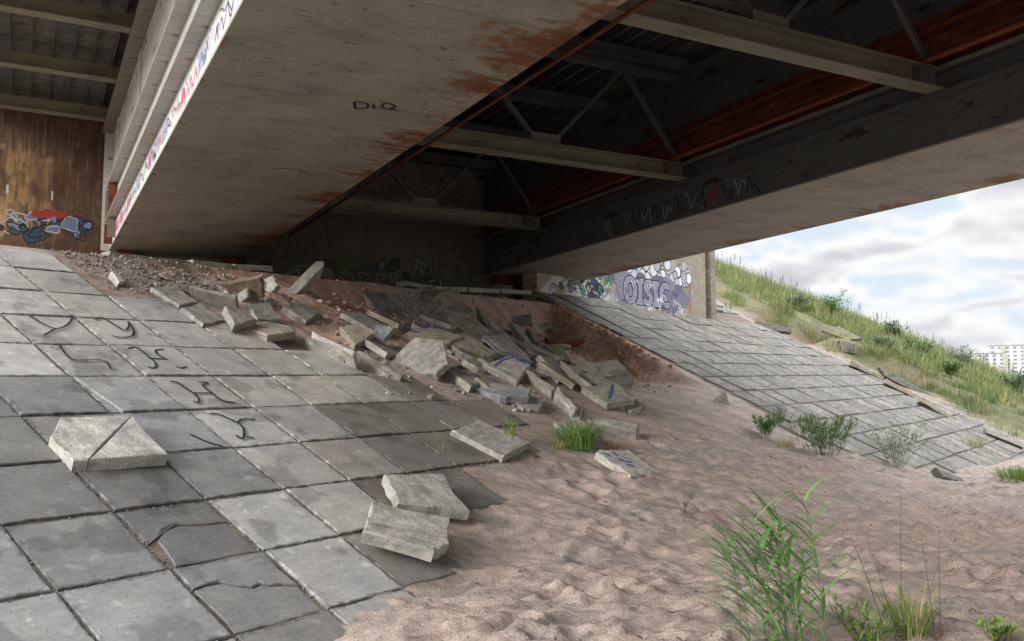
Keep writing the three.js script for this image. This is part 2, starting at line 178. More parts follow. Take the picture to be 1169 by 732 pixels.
// loose slabs: [label, centre, long axis, face normal, depth, shade, outline in metres, painted strokes]; heights are above the eye
const LOOSE = [
  ['dark concrete slab lying on edge at the left end of the rubble heap', [-5.235, 1.929, -15.796], [0.968, -0.227, 0.104], [0.089, 0.704, 0.705], 0.8, 'dark', [[-0.508, 0.002], [-0.29, 0.055], [0.495, 0.055], [0.535, -0.058], [-0.232, -0.054]]],
  ['brown concrete slab standing upright under the kerb, left of the leaning beam', [-4.941, 2.095, -16.808], [0.977, 0.179, 0.118], [0.004, -0.565, 0.825], 0.13, 'brown', [[-0.41, 0.175], [0.42, 0.175], [0.29, -0.278], [-0.3, -0.072]]],  // brown tone darkened, shade on its front face put into the colour
  ['small pale triangular chip leaning before the brown upright slab', [-4.887, 1.958, -16.636], [-0.332, 0.882, -0.335], [0.041, 0.369, 0.928], 0.13, 'pale', [[0.065, 0.098], [0.15, -0.112], [-0.052, -0.085], [-0.163, 0.098]]],
  ['whitish block wedged between the brown upright slab and the leaning beam', [-4.701, 2.311, -17.766], [-0.3, 0.785, -0.543], [-0.205, 0.502, 0.84], 0.13, 'pale', [[0.187, 0.132], [0.218, -0.092], [-0.09, -0.173], [-0.315, 0.132]]],
  ['long pale concrete beam leaning up out of the heap towards the dark abutment', [-4.345, 2.583, -19.113], [-0.478, -0.705, 0.524], [0.32, 0.415, 0.851], 0.5, 'pale', [[-0.546, -0.105], [-0.642, 0.031], [-0.565, 0.11], [0.957, 0.11], [0.797, -0.145]]],
  ['grey slab lying in the sand under the leaning pale beam', [-4.0, 1.771, -17.425], [-0.123, -0.275, 0.954], [0.471, 0.83, 0.3], 0.13, 'mid', [[0.386, -0.253], [-0.419, -0.317], [-0.434, 0.285], [0.468, 0.285]]],
  ['grey slab with a white left edge tilted on the last intact paving row', [-4.479, 1.448, -15.134], [-0.47, 0.526, -0.709], [0.459, 0.832, 0.313], 0.13, 'mid', [[0.212, 0.241], [0.315, -0.192], [-0.022, -0.289], [-0.505, 0.241]]],
  ['grey slab just left of the foot of the leaning pale beam', [-4.376, 1.608, -16.122], [0.433, 0.173, -0.885], [0.488, 0.781, 0.391], 0.13, 'mid', [[-0.179, 0.25], [0.442, 0.25], [0.115, -0.277], [-0.378, -0.224]]],
  ['tan slab with a thick broken front edge below the leaning beam', [-4.059, 1.265, -15.472], [-0.817, 0.25, -0.52], [0.135, 0.959, 0.25], 0.13, 'tan', [[0.294, 0.457], [0.522, -0.22], [0.005, -0.453], [-0.358, -0.241], [-0.463, 0.457]]],
  ['displaced grey paving slab below the gravel at the upper left of the break', [-5.687, 1.822, -15.463], [0.17, 0.201, -0.965], [0.404, 0.879, 0.255], 0.13, 'mid', [[-0.236, 0.346], [0.54, 0.346], [0.169, -0.333], [-0.472, -0.359]]],
  ['displaced grey slab tilted beside the dark slab on edge', [-5.036, 1.446, -14.892], [0.759, -0.483, 0.436], [0.412, 0.876, 0.252], 0.13, 'mid', [[-0.176, -0.312], [-0.491, 0.312], [0.209, 0.312], [0.457, -0.312]]],
  ['narrow white concrete splinter in the gravel near the white girder end', [-6.508, 2.087, -15.041], [-0.619, 0.606, -0.5], [0.543, 0.79, 0.286], 0.12, 'white', [[0.135, 0.07], [0.238, -0.052], [-0.13, -0.088], [-0.243, 0.07]]],
  ['tan square slab tilted in the orange sand left of the blue striped slab', [-2.89, 1.315, -17.027], [-0.345, -0.357, 0.868], [0.254, 0.855, 0.453], 0.13, 'tan', [[0.081, -0.327], [-0.399, -0.225], [-0.219, 0.276], [0.538, 0.276]]],
  ['blue striped slab piece wedged between the tan square slab and the gravel', [-2.512, 1.275, -17.585], [-0.05, 0.591, -0.805], [0.181, 0.798, 0.575], 0.13, 'blue', [[0.407, 0.146], [0.406, -0.247], [-0.369, -0.045], [-0.444, 0.146]]],
  ['white slab seen edge-on above a black gap, at the edge of the intact paving', [-2.959, 0.978, -15.161], [0.864, -0.359, 0.353], [-0.034, 0.659, 0.752], 0.7, 'white', [[-0.51, 0.058], [0.445, 0.058], [0.481, -0.059], [-0.416, -0.057]]],
  ['low pinkish slab edge under the white slab with the black gap', [-3.186, 0.94, -15.421], [0.764, -0.342, 0.547], [-0.016, 0.837, 0.547], 0.4, 'pale', [[-0.455, -0.061], [-0.47, 0.045], [0.486, 0.045], [0.44, -0.029]]],
  ['grey slab strip running down from the end of the white edge-on slab', [-2.341, 0.687, -15.54], [0.743, -0.431, 0.512], [0.163, 0.859, 0.486], 0.4, 'mid', [[-0.476, 0.031], [-0.397, 0.101], [0.582, 0.101], [0.42, -0.105], [-0.128, -0.128]]],
  ['large grey five-sided slab leaning in the middle of the heap', [-1.602, 0.805, -16.514], [0.516, 0.611, -0.6], [-0.209, 0.769, 0.604], 0.14, 'mid', [[-0.338, 0.596], [0.528, 0.596], [0.587, -0.065], [0.014, -0.571], [-0.331, -0.546], [-0.459, -0.01]]],
  ['greenish slab at the crest just right of the gravel patch', [-2.084, 2.835, -23.364], [-0.372, -0.301, 0.878], [0.263, 0.873, 0.411], 0.13, 'green', [[0.069, -0.418], [-0.36, -0.122], [-0.5, 0.278], [0.411, 0.278], [0.381, -0.017]]],
  ['white slab with sharp corner lying below the greenish crest slab', [-1.539, 2.498, -23.884], [-0.941, 0.33, -0.081], [0.252, 0.837, 0.486], 0.13, 'white', [[0.507, 0.118], [0.246, -0.541], [-0.535, -0.25], [-0.532, 0.337], [0.314, 0.337]]],
  ['dark slab with a white left edge sunk in the orange sand under the kerb', [-3.155, 2.422, -21.517], [0.629, -0.024, -0.777], [0.521, 0.756, 0.397], 0.13, 'dark', [[-0.315, 0.463], [0.556, 0.463], [0.333, -0.11], [-0.208, -0.411], [-0.367, -0.404]]],
  ['tan slab with blue paint strokes behind the large five-sided slab', [-1.73, 1.478, -19.885], [-0.965, 0.159, -0.206], [0.066, 0.915, 0.399], 0.13, 'tan', [[0.542, 0.448], [0.542, -0.243], [0.035, -0.486], [-0.636, -0.168], [-0.482, 0.448]], [[[0.411, -0.523], [0.235, -0.427], [0.089, -0.408]], [[0.599, -0.12], [0.314, 0.049]]]],
  ['large brownish square slab right of the large five-sided slab', [-0.832, 1.159, -19.758], [-0.721, 0.559, -0.41], [0.345, 0.802, 0.487], 0.13, 'tan', [[0.394, 0.458], [0.484, -0.464], [-0.343, -0.451], [-0.535, 0.458]]],
  ['greenish slab under the white sharp-cornered slab', [-1.019, 1.884, -22.476], [0.816, -0.002, -0.578], [0.372, 0.768, 0.521], 0.13, 'green', [[-0.444, 0.4], [0.324, 0.4], [0.562, -0.213], [0.034, -0.542], [-0.476, -0.044]]],
  ['white slab edge standing out at the top of the right pile', [-0.59, 2.16, -23.828], [-0.586, 0.659, -0.471], [-0.04, 0.557, 0.829], 0.5, 'white', [[0.572, 0.067], [0.487, -0.043], [-0.554, -0.091], [-0.504, 0.067]]],
  ['pale slab with a blue left edge above the slab painted with a blue Y', [-0.07, 1.302, -21.385], [0.607, -0.658, 0.445], [0.52, 0.753, 0.404], 0.13, 'pale', [[-0.379, -0.589], [-0.551, 0.412], [0.533, 0.412], [0.398, -0.236]], [[[-0.321, -0.613], [-0.081, -0.599], [0.175, -0.538]]]],
  ['pale slab painted with a blue Y in the middle of the heap', [-0.035, 0.738, -18.416], [-0.703, 0.393, -0.592], [0.128, 0.89, 0.438], 0.13, 'pale', [[0.364, 0.421], [0.395, -0.408], [-0.158, -0.435], [-0.601, 0.421]], [[[0.546, -0.42], [0.288, -0.391], [0.042, -0.351], [-0.133, -0.488]], [[0.288, -0.391], [0.269, -0.059], [0.142, 0.302]]]],
  ['grey slab half under the right corner of the five-sided slab', [-0.875, 0.501, -16.703], [-0.678, 0.436, -0.592], [0.361, 0.899, 0.249], 0.13, 'mid', [[0.269, 0.291], [0.469, -0.17], [-0.226, -0.412], [-0.511, 0.291]]],
  ['blue-grey slab lying low below the slab painted with a blue Y', [-0.122, 0.227, -16.534], [0.99, -0.144, -0.01], [0.138, 0.929, 0.344], 0.14, 'blue', [[-0.553, -0.171], [-0.302, 0.33], [0.474, 0.33], [0.436, -0.116], [-0.055, -0.373]]],
  ['rough grey concrete chunk beside the low blue-grey slab', [0.324, 0.002, -16.588], [0.678, 0.121, -0.725], [0.273, 0.875, 0.401], 0.14, 'mid', [[-0.295, 0.239], [0.248, 0.239], [0.441, -0.015], [-0.02, -0.263], [-0.374, -0.2]]],
  ['layered grey slab edge running down right of the blue Y slab', [0.574, 0.438, -18.011], [-0.533, 0.495, -0.686], [0.06, 0.831, 0.554], 0.5, 'mid', [[0.477, 0.059], [0.323, -0.028], [-0.352, -0.09], [-0.449, 0.059]]],
  ['white layered slab edge ending above the long grass clump', [1.007, 0.053, -17.229], [-0.415, 0.56, -0.718], [0.103, 0.812, 0.574], 0.4, 'white', [[0.313, 0.082], [0.452, -0.064], [-0.297, -0.101], [-0.468, 0.082]]],
  ['pale narrow slab tilted steeply right of the blue Y slab', [0.919, 0.732, -19.449], [0.55, -0.644, 0.532], [0.609, 0.745, 0.271], 0.13, 'pale', [[-0.367, -0.268], [-0.5, 0.286], [0.371, 0.286], [0.495, -0.305]]],
  ['narrow grey slab tilted near the top right of the heap', [0.272, 1.888, -24.788], [-0.476, 0.73, -0.49], [0.666, 0.664, 0.341], 0.13, 'mid', [[0.369, 0.229], [0.392, -0.25], [-0.347, -0.207], [-0.414, 0.229]]],
  ['thin grey slab edge beside the green mossy slab', [0.628, 1.761, -24.902], [-0.462, 0.661, -0.591], [0.222, 0.732, 0.644], 0.3, 'mid', [[0.428, 0.068], [0.402, -0.059], [-0.412, -0.076], [-0.418, 0.068]]],
  ['long grey slab edge crossing the top right of the heap', [0.677, 1.33, -22.909], [-0.784, 0.471, -0.405], [-0.101, 0.546, 0.832], 0.4, 'mid', [[0.721, 0.056], [0.485, -0.001], [-0.609, -0.111], [-0.597, 0.056]]],
  ['long pale slab edge pointing down to the large flat greenish slab', [1.347, 0.609, -19.344], [-0.508, 0.54, -0.671], [-0.02, 0.771, 0.636], 0.4, 'pale', [[0.562, 0.046], [0.424, 0.002], [-0.519, -0.093], [-0.466, 0.046]]],
  ['large flat greenish slab with a small dark mark at the right of the heap', [1.989, 0.204, -18.788], [0.775, 0.128, -0.618], [0.144, 0.917, 0.371], 0.13, 'green', [[-0.379, 0.44], [0.561, 0.44], [0.284, -0.451], [-0.466, -0.429]], [[[0.404, 0.327], [0.027, -0.022], [-0.263, -0.249]]]],
  ['greenish slab lying under the large flat slab, half in sand', [2.473, -0.039, -19.133], [0.807, 0.196, -0.556], [-0.087, 0.972, 0.217], 0.13, 'green', [[-0.278, 0.307], [0.472, 0.307], [0.225, -0.187], [-0.42, -0.427]]],
  ['greenish slab lying below the orange sand scarp', [2.632, 1.007, -25.075], [0.915, 0.121, -0.384], [0.031, 0.93, 0.366], 0.13, 'green', [[-0.417, 0.42], [0.523, 0.42], [0.386, -0.384], [-0.492, -0.456]]],
  ['dark slab between the scarp slab and the large flat greenish slab', [2.553, 0.567, -21.477], [0.839, 0.172, -0.516], [0.005, 0.947, 0.322], 0.13, 'dark', [[-0.281, 0.35], [0.518, 0.35], [0.185, -0.267], [-0.422, -0.433]]],
  ['small grey slab left of the greenish slab below the scarp', [1.613, 0.796, -22.825], [-0.423, 0.581, -0.696], [0.511, 0.787, 0.347], 0.13, 'mid', [[0.181, 0.24], [0.309, -0.247], [-0.169, -0.233], [-0.321, 0.24]]],
  ['dark flat slab lying high in the washout under the kerb', [0.267, 2.488, -26.426], [0.038, -0.441, 0.897], [0.294, 0.863, 0.411], 0.13, 'dark', [[-0.153, -0.393], [-0.565, 0.351], [0.293, 0.351], [0.425, -0.31]]],
  ['brownish flat slab high in the washout next to the right paving edge', [1.099, 2.411, -27.5], [-0.022, -0.418, 0.908], [0.221, 0.884, 0.412], 0.13, 'tan', [[-0.264, -0.44], [-0.56, 0.387], [0.375, 0.387], [0.449, -0.334]]],
  ['small white concrete cube beside the rusty pipe in the washout', [1.511, 1.59, -25.75], [0.996, -0.084, 0.007], [0.017, 0.288, 0.958], 0.25, 'white', [[-0.152, 0.065], [0.144, 0.065], [0.152, -0.065], [-0.144, -0.065]]],
  ['mossy green slab tilted below the rusty pipe end', [1.268, 1.353, -24.626], [0.237, -0.59, 0.772], [0.437, 0.774, 0.458], 0.13, 'moss', [[-0.162, -0.404], [-0.616, 0.275], [0.378, 0.275], [0.399, -0.145]]],
  ['pale slab lying loose on dark paving beside a small leafy weed', [-0.316, -0.508, -14.055], [-0.411, -0.156, 0.898], [0.32, 0.898, 0.303], 0.12, 'pale', [[0.5, -0.448], [-0.422, -0.472], [-0.559, 0.46], [0.481, 0.46]]],
  ['white slab with blue marks lying on the sand right of the grass clump', [1.779, -0.909, -14.807], [-0.66, 0.028, 0.751], [0.357, 0.891, 0.281], 0.12, 'white', [[0.415, -0.277], [0.221, -0.358], [-0.576, -0.343], [-0.478, 0.489], [0.418, 0.489]], [[[0.259, -0.25], [0.187, -0.151]], [[-0.02, -0.262], [-0.005, -0.145]], [[0.106, -0.032], [0.01, 0.049], [-0.127, 0.074]], [[0.104, 0.121], [-0.023, 0.203]]]],
  ['pale slab half hidden under the long grass clump', [1.079, -0.413, -15.935], [0.44, -0.372, 0.817], [0.175, 0.928, 0.328], 0.12, 'pale', [[-0.222, -0.299], [-0.482, 0.356], [0.296, 0.356], [0.408, -0.412]]],
  ['grey plank-like slab edge right of the long grass clump', [1.873, -0.368, -17.004], [0.917, -0.175, 0.357], [-0.002, 0.896, 0.445], 0.4, 'mid', [[-0.516, -0.072], [-0.266, 0.15], [0.441, 0.15], [0.478, -0.092], [-0.138, -0.136]]],
  ['upper of the two loose grey slabs at the edge of the sand', [-1.052, -1.035, -11.136], [0.399, -0.397, 0.826], [0.322, 0.904, 0.279], 0.13, 'pale', [[-0.292, -0.456], [-0.551, 0.464], [0.407, 0.464], [0.436, -0.471]]],
  ['lower of the two loose grey slabs at the edge of the sand', [-1.042, -1.327, -9.948], [0.939, -0.237, -0.248], [0.305, 0.909, 0.286], 0.14, 'pale', [[-0.472, 0.439], [0.445, 0.439], [0.386, -0.166], [0.203, -0.407], [-0.562, -0.305]]],
  ['loose cream slab with a dark crack and cut corner on the left paving', [-4.32, -0.344, -9.657], [0.67, -0.407, 0.621], [0.277, 0.913, 0.3], 0.14, 'white', [[-0.035, -0.469], [-0.495, -0.206], [-0.471, 0.546], [0.498, 0.546], [0.503, -0.416]]],
  ['dark concrete channel block under the grass beyond the right paving', [11.821, 3.382, -41.316], [0.979, -0.113, 0.172], [-0.158, 0.123, 0.98], 0.5, 'dark', [[-0.859, 0.197], [0.752, 0.197], [0.778, -0.164], [-0.671, -0.231]]],
  ['dark square concrete block standing in the broken bank beyond the right paving', [15.092, 2.481, -41.13], [0.966, -0.207, 0.153], [-0.122, 0.155, 0.98], 0.6, 'dark', [[-0.466, 0.253], [0.336, 0.253], [0.441, -0.216], [-0.31, -0.29]]],
  ['tilted grey slab above the square block in the grassy bank', [16.064, 3.363, -44.573], [0.513, -0.455, 0.728], [0.053, 0.863, 0.502], 0.13, 'moss', [[-0.707, -0.68], [-0.708, 0.508], [0.798, 0.508], [0.617, -0.336]]],
  ['long dark undercut slab edge beside the right paving border', [16.459, 0.773, -38.31], [-0.833, 0.509, -0.216], [-0.058, 0.307, 0.95], 0.3, 'dark', [[1.333, -0.062], [0.244, -0.15], [-1.341, -0.111], [-1.194, 0.161], [0.957, 0.161]]],
  ['uppermost reddish border kerb along the right edge of the far paving', [14.655, 1.325, -37.987], [0.858, -0.479, 0.183], [-0.09, 0.211, 0.973], 0.3, 'tan', [[-0.738, 0.111], [0.715, 0.111], [0.73, -0.093], [-0.707, -0.129]]],
  ['middle reddish border kerb along the right edge of the far paving', [15.34, 0.533, -36.256], [0.859, -0.494, 0.138], [0.025, 0.31, 0.95], 0.3, 'tan', [[-0.703, 0.104], [0.696, 0.104], [0.702, -0.103], [-0.695, -0.105]]],
  ['lowest reddish border kerb along the right edge of the far paving', [15.832, -0.241, -34.333], [0.822, -0.547, 0.159], [0.057, 0.357, 0.932], 0.3, 'tan', [[-0.717, 0.101], [0.703, 0.101], [0.716, -0.101], [-0.701, -0.102]]],
  ['pale slab propped under the broken corner of the right paving', [5.078, 0.151, -22.717], [0.682, 0.641, -0.352], [-0.393, 0.727, 0.563], 0.5, 'pale', [[-0.222, 0.052], [0.216, 0.052], [0.221, -0.053], [-0.216, -0.052]]],
  ['dark slab end sticking out at the foot of the right paving', [10.41, -1.725, -22.014], [0.915, -0.345, -0.208], [0.391, 0.635, 0.666], 0.2, 'dark', [[-0.43, 0.099], [0.32, 0.099], [0.383, -0.011], [-0.273, -0.188]]],
  ['long white concrete plank at the right edge of the photo', [17.556, -1.234, -33.023], [0.86, -0.365, 0.356], [-0.252, 0.303, 0.919], 0.4, 'white', [[-0.697, 0.08], [0.621, 0.08], [0.673, -0.105], [-0.597, -0.054]]],
];
// black spray strokes on the left paving, in slope metres
const LETTERS = [
  [[0.341, 2.01], [0.404, 2.371], [0.499, 2.516], [0.699, 2.392], [0.922, 2.099], [0.966, 1.984]],
  [[0.499, 2.516], [0.228, 2.766]],
  [[1.242, 2.117], [1.407, 2.013], [1.445, 2.206], [1.51, 2.476], [1.741, 2.174], [1.749, 2.116]],
  [[1.741, 2.174], [1.656, 2.463], [1.535, 2.664]],
  [[1.659, 2.478], [1.514, 2.681], [1.319, 2.749], [1.198, 2.706]],
  [[1.198, 3.145], [1.34, 3.087], [1.362, 3.29], [1.35, 3.59], [1.289, 3.737], [1.196, 3.786], [1.168, 3.738]],
  [[1.331, 3.467], [1.592, 3.485]],
  [[1.742, 3.146], [1.607, 3.178], [1.541, 3.335], [1.589, 3.51]],
  [[0.296, 3.045], [0.235, 3.426], [0.258, 3.541], [0.646, 3.556], [0.616, 3.812]],
  [[1.214, 4.216], [1.301, 4.218], [1.323, 4.402], [1.344, 4.584], [1.312, 4.76], [1.228, 4.842], [1.202, 4.797]],
  [[1.347, 4.561], [1.632, 4.574]],
  [[1.634, 4.225], [1.756, 4.252], [1.629, 4.343], [1.62, 4.574], [1.634, 4.801], [1.769, 4.877]],
  [[1.201, 5.16], [1.325, 5.17], [1.385, 5.281], [1.452, 5.413], [1.569, 5.341], [1.764, 5.359]],
  [[1.583, 3.742], [1.629, 3.781], [1.746, 3.741]],
  [[1.449, 5.419], [1.427, 5.582], [1.229, 5.838], [1.211, 5.737]],
  [[1.327, 5.792], [1.403, 5.841]],
  [[0.638, 5.647], [0.748, 5.87], [0.86, 5.98]],
];
const CRACK = [[0.574, -0.333], [-0.492, 0.565]];   // the crack across the cream slab

// ---------------------------------------------------------------- ground: sand bench, sand fan, washout, berm and bank in one sheet
const LOOSE_UV = LOOSE.map(([, c, , n, d]) => { const [u, v] = uvOf(c[0], c[2]); return { u, v, y: c[1] + EYE - Math.min(d, 0.3) * Math.max(n[1], 0.5), edge: d > 0.2 }; });
const dents = Array.from({ length: 900 }, () => ({ u: -2 + rnd() * 26, v: 7 + rnd() * 13, a: rnd() * 6.3, r: 0.10 + rnd() * 0.10, d: 0.035 + rnd() * 0.05 }));
function sandBumps(u, v) {
  const a = u * 0.85 + v * 0.5, b = -u * 0.5 + v * 0.85;
  let h = 0.10 * fbm(u * 0.55 + 2, v * 0.55, 3) + 0.055 * (1 - Math.abs(fbm(a * 0.75 + 7, b * 2.1, 3)) * 2) + 0.05 * (1 - Math.abs(fbm(a * 1.6 + 2 + 0.5 * pn(u, v), b * 4.2 + 9, 2)) * 2) - 0.07 + 0.045 * fbm(u * 3.2, v * 3.2 + 5, 4);
  for (const q of dents) { const du = u - q.u, dv = v - q.v; if (du > -0.5 && du < 0.5 && dv > -0.5 && dv < 0.5) { const x = du * Math.cos(q.a) + dv * Math.sin(q.a), y = -du * Math.sin(q.a) + dv * Math.cos(q.a), k = (x * x / (q.r * q.r * 4) + y * y / (q.r * q.r)); if (k < 4) h += q.d * (0.55 * Math.exp(-((Math.sqrt(k) - 1.25) ** 2) / 0.08) - Math.exp(-k * 1.3)); } }
  return h;
}
const gullyAt = (u, v) => { const ue = uEdge(v) + 0.09 * fbm(v * 1.1, u * 2.2 + 3, 3); return clamp((u - 6) / 9) * (1 - ss(ue - 0.85, ue - 0.14, u)) * ss(-1.35, -0.95, v) * (1 - ss(1.8, 5.2, v)); };
function groundY(u, v, fine = true) {
  let y = yPlane(u, v) - (u < 8 && v > -1.2 && v < 10 ? 0.028 : 0.05);
  const g = gullyAt(u, v), heap = ss(2.8, 4.6, u) * (1 - ss(9, 12, u)) * (1 - ss(2.4, 4.4, v)) * ss(-3, -1.2, v);
  y += -0.9 * g - 0.12 * heap;
  const vc = -1.25, wB = ss(29.6, 31.2, u);
  if (v < vc && wB < 1) y = mix(Math.min(yPlane(u, vc) - 0.05 + 0.11 * (vc - v), 3.95 + EYE), y, wB);
  if (u > 30) {
    const u0 = 50, v0 = -12, r = Math.hypot(0.5 * Math.max(0, u - u0), Math.max(0, (v - v0) * 0.9014));
    const bank = Math.min(yPlane(u0, v0) + R1.y * (Math.min(u, u0) - u0) - 0.4802 * r, 9 + EYE) - 0.05 + 0.62 * ss(uRight(v) + 0.4, uRight(v) + 4, u);
    y = mix(y, Math.max(bank, -0.3), wB);
    for (const [hu, hv, su, sv, hd] of [[38.2, 0.2, 2.2, 0.7, 0.75], [41.5, 1.4, 1.8, 0.8, 0.5], [37.0, 5.2, 1.0, 1.5, 0.6], [36.4, -1.4, 1.2, 0.5, 0.5]]) y -= hd * Math.exp(-(((u - hu) / su) ** 2) - ((v - hv) / sv) ** 2);
    if (fine && u < 90) y += 0.16 * fbm(u * 0.35, v * 0.35, 3) * ss(uRight(v) + 0.2, uRight(v) + 2, u);
  }
  const rough = g > 0 || heap > 0 ? clamp(g * 3 + heap) : 0;
  if (fine && rough > 0) y += rough * (0.06 * fbm(u * 1.1 + 9, v * 1.1, 4) + 0.03 * fbm(u * 5, v * 5, 2));
  if (fine && u > 3 && u < 19 && v > -3 && v < 8) {      // rubble lies on what it slid down on
    let add = 0; const base = y;
    for (const q of LOOSE_UV) { const d2 = (u - q.u) ** 2 + (v - q.v) ** 2; if (d2 < 1.6) { const up = (q.edge ? q.y - 0.16 : q.y - 0.08) - (q.base ??= (q.base = 0, groundY(q.u, q.v, false))); if (up > 0) add = Math.max(add, up * Math.exp(-d2 / 0.19)); } }
    y = base + add;
  }
  const s = fine && u > -6 && u < 40 && v > 3 && v < 30 ? sandBumps(u, v) : 0;
  if (v > 4 && u < 30) { const fan = yPlane(10, 6.6) + R1.y * (u - 10) - 0.26 * (v - 6.6) - 0.007 * (u - 10) ** 2 - 0.03 + s * 0.8; y = smax(y, fan, 0.10); }
  if (v > 5 || u > 30) { const bench = -1.1 * ss(0.7, -2.6, u) + s - 0.25 * ss(36, 60, u); y = smax(y, bench, 0.16); }
  return y;
}
const groundPoint = (u, v, lift = 0) => { const p = onPlane(u, v); p.y = groundY(u, v) + lift; return p; };
{
  const lines = (a, b, steps, out) => { const L = []; for (const [x0, x1, s] of steps) for (let x = x0; x < x1 - 1e-6; x += s) L.push(x); L.push(steps.at(-1)[1]); let x = L.at(-1), s = steps.at(-1)[2]; while (x < b) { s *= out; x += s; L.push(x); } x = L[0]; s = steps[0][2]; while (x > a) { s *= out; x -= s; L.unshift(x); } return L; };
  const U = lines(-900, 1300, [[-3, 19, 0.052], [19, 36, 0.12], [36, 66, 0.35]], 1.22), V = lines(-900, 900, [[-1.6, 16, 0.052], [16, 20, 0.12]], 1.22);
  const nu = U.length, nv = V.length, pos = new Float32Array(nu * nv * 3), uv = new Float32Array(nu * nv * 2), col = new Float32Array(nu * nv * 3), idx = [];
  for (let j = 0; j < nv; j++) for (let i = 0; i < nu; i++) {
    const u = U[i], v = V[j], o = j * nu + i, y = groundY(u, v), yp = yPlane(u, v);
    pos[o * 3] = T0.x + R1.x * u + R2.x * v; pos[o * 3 + 1] = y; pos[o * 3 + 2] = T0.z + R1.z * u + R2.z * v;
    uv[o * 2] = (u + y) / 2.5; uv[o * 2 + 1] = v * 0.9 / 2.5;
    const g = gullyAt(u, v), ue = uEdge(v), nz = fbm(u * 0.7 + 3, v * 0.7, 4), nf = fbm(u * 2.6, v * 2.6, 3);
    let c = [0.70 + 0.10 * nz, 0.655 + 0.10 * nz, 0.64 + 0.11 * nz];
    const grit = ss(0.0, 0.5, nz + 0.4 * nf) * 0.30; c = [c[0] - grit * 0.55, c[1] - grit * 0.42, c[2] - grit * 0.38];
    const scarp = clamp(0.55 * ss(12, 16, u) * clamp(g * 3) + ss(ue - 0.9, ue - 0.2, u) * (1 - ss(ue + 0.1, ue + 0.3, u)) * ss(-2, -1, v) * (1 - ss(2.4, 4.4, v)));
    const red = ss(4.6, 6, u) * (1 - ss(9.2, 10.5, u)) * ss(-1.9, -1.0, v) * (1 - ss(1.6, 3, v));
    const ora = clamp(Math.max(scarp * (0.62 + 0.5 * nf), red * (0.6 + 0.6 * nz)));
    c = [mix(c[0], 0.93 + 0.2 * nf, ora), mix(c[1], 0.66 + 0.2 * nf, ora), mix(c[2], 0.52 + 0.18 * nf, ora)];
    const paved = (u < (MAXI[Math.floor(v)] ?? -9) + 0.03 && y < yp - 0.01) || (u > ue + 0.15 && u < uRight(v) && y < yp - 0.01) ? 1 : 0;
    if (paved && ora < 0.3) c = [0.33 + 0.1 * nf, 0.31 + 0.1 * nf, 0.28 + 0.09 * nf];
    const topsoil = (u > 2 && v < 1.2 && !(v < -3)) ? 0.7 * ss(5.4, 4.4, u + nf) : 0; c = [mix(c[0], 0.42 + 0.2 * nf, topsoil), mix(c[1], 0.36 + 0.16 * nf, topsoil), mix(c[2], 0.31 + 0.14 * nf, topsoil)];
    const gr = ss(uRight(v) + 0.3, uRight(v) + 2.2, u + nf * 0.8) * ss(13.5, 11, v + nz); c = [mix(c[0], 0.26 + 0.16 * nz, gr), mix(c[1], 0.30 + 0.10 * nz, gr), mix(c[2], 0.15 + 0.08 * nz, gr)];
    for (const [hu, hv, su, sv] of [[38.2, 0.2, 2.6, 0.9], [41.5, 1.4, 2.2, 1.0], [37.0, 5.2, 1.3, 1.8], [36.4, -1.4, 1.5, 0.8]]) { const k = 0.8 * Math.exp(-(((u - hu) / su) ** 2) - ((v - hv) / sv) ** 2); c = [mix(c[0], 0.30 + 0.1 * nf, k), mix(c[1], 0.235 + 0.08 * nf, k), mix(c[2], 0.19 + 0.07 * nf, k)]; }
    if (u > 60 || v > 40 || v < -14) c = [0.20, 0.24, 0.12];
    col[o * 3] = c[0]; col[o * 3 + 1] = c[1]; col[o * 3 + 2] = c[2];
    if (i && j) { const a = o, b = o - 1, d = o - nu, e = o - nu - 1; idx.push(e, b, a, e, a, d); }
  }
  const g = new THREE.BufferGeometry(); g.setAttribute('position', new THREE.BufferAttribute(pos, 3)); g.setAttribute('uv', new THREE.BufferAttribute(uv, 2)); g.setAttribute('color', new THREE.BufferAttribute(col, 3)); g.setIndex(idx); g.computeVertexNormals();
  const m = mesh('ground', g, M.sand); structure(m, 'pinkish sand spilling from the washout, with footprints, under the bridge');
}

// ---------------------------------------------------------------- paving of the slope: every slab its own piece
function placeOnSlope(o, u, v, w, turn = 0, tiltX = 0, tiltY = 0) { o.position.copy(onPlane(u, v, w)); o.quaternion.copy(slopeQuat).multiply(new THREE.Quaternion().setFromEuler(new THREE.Euler(tiltX, tiltY, turn))); }
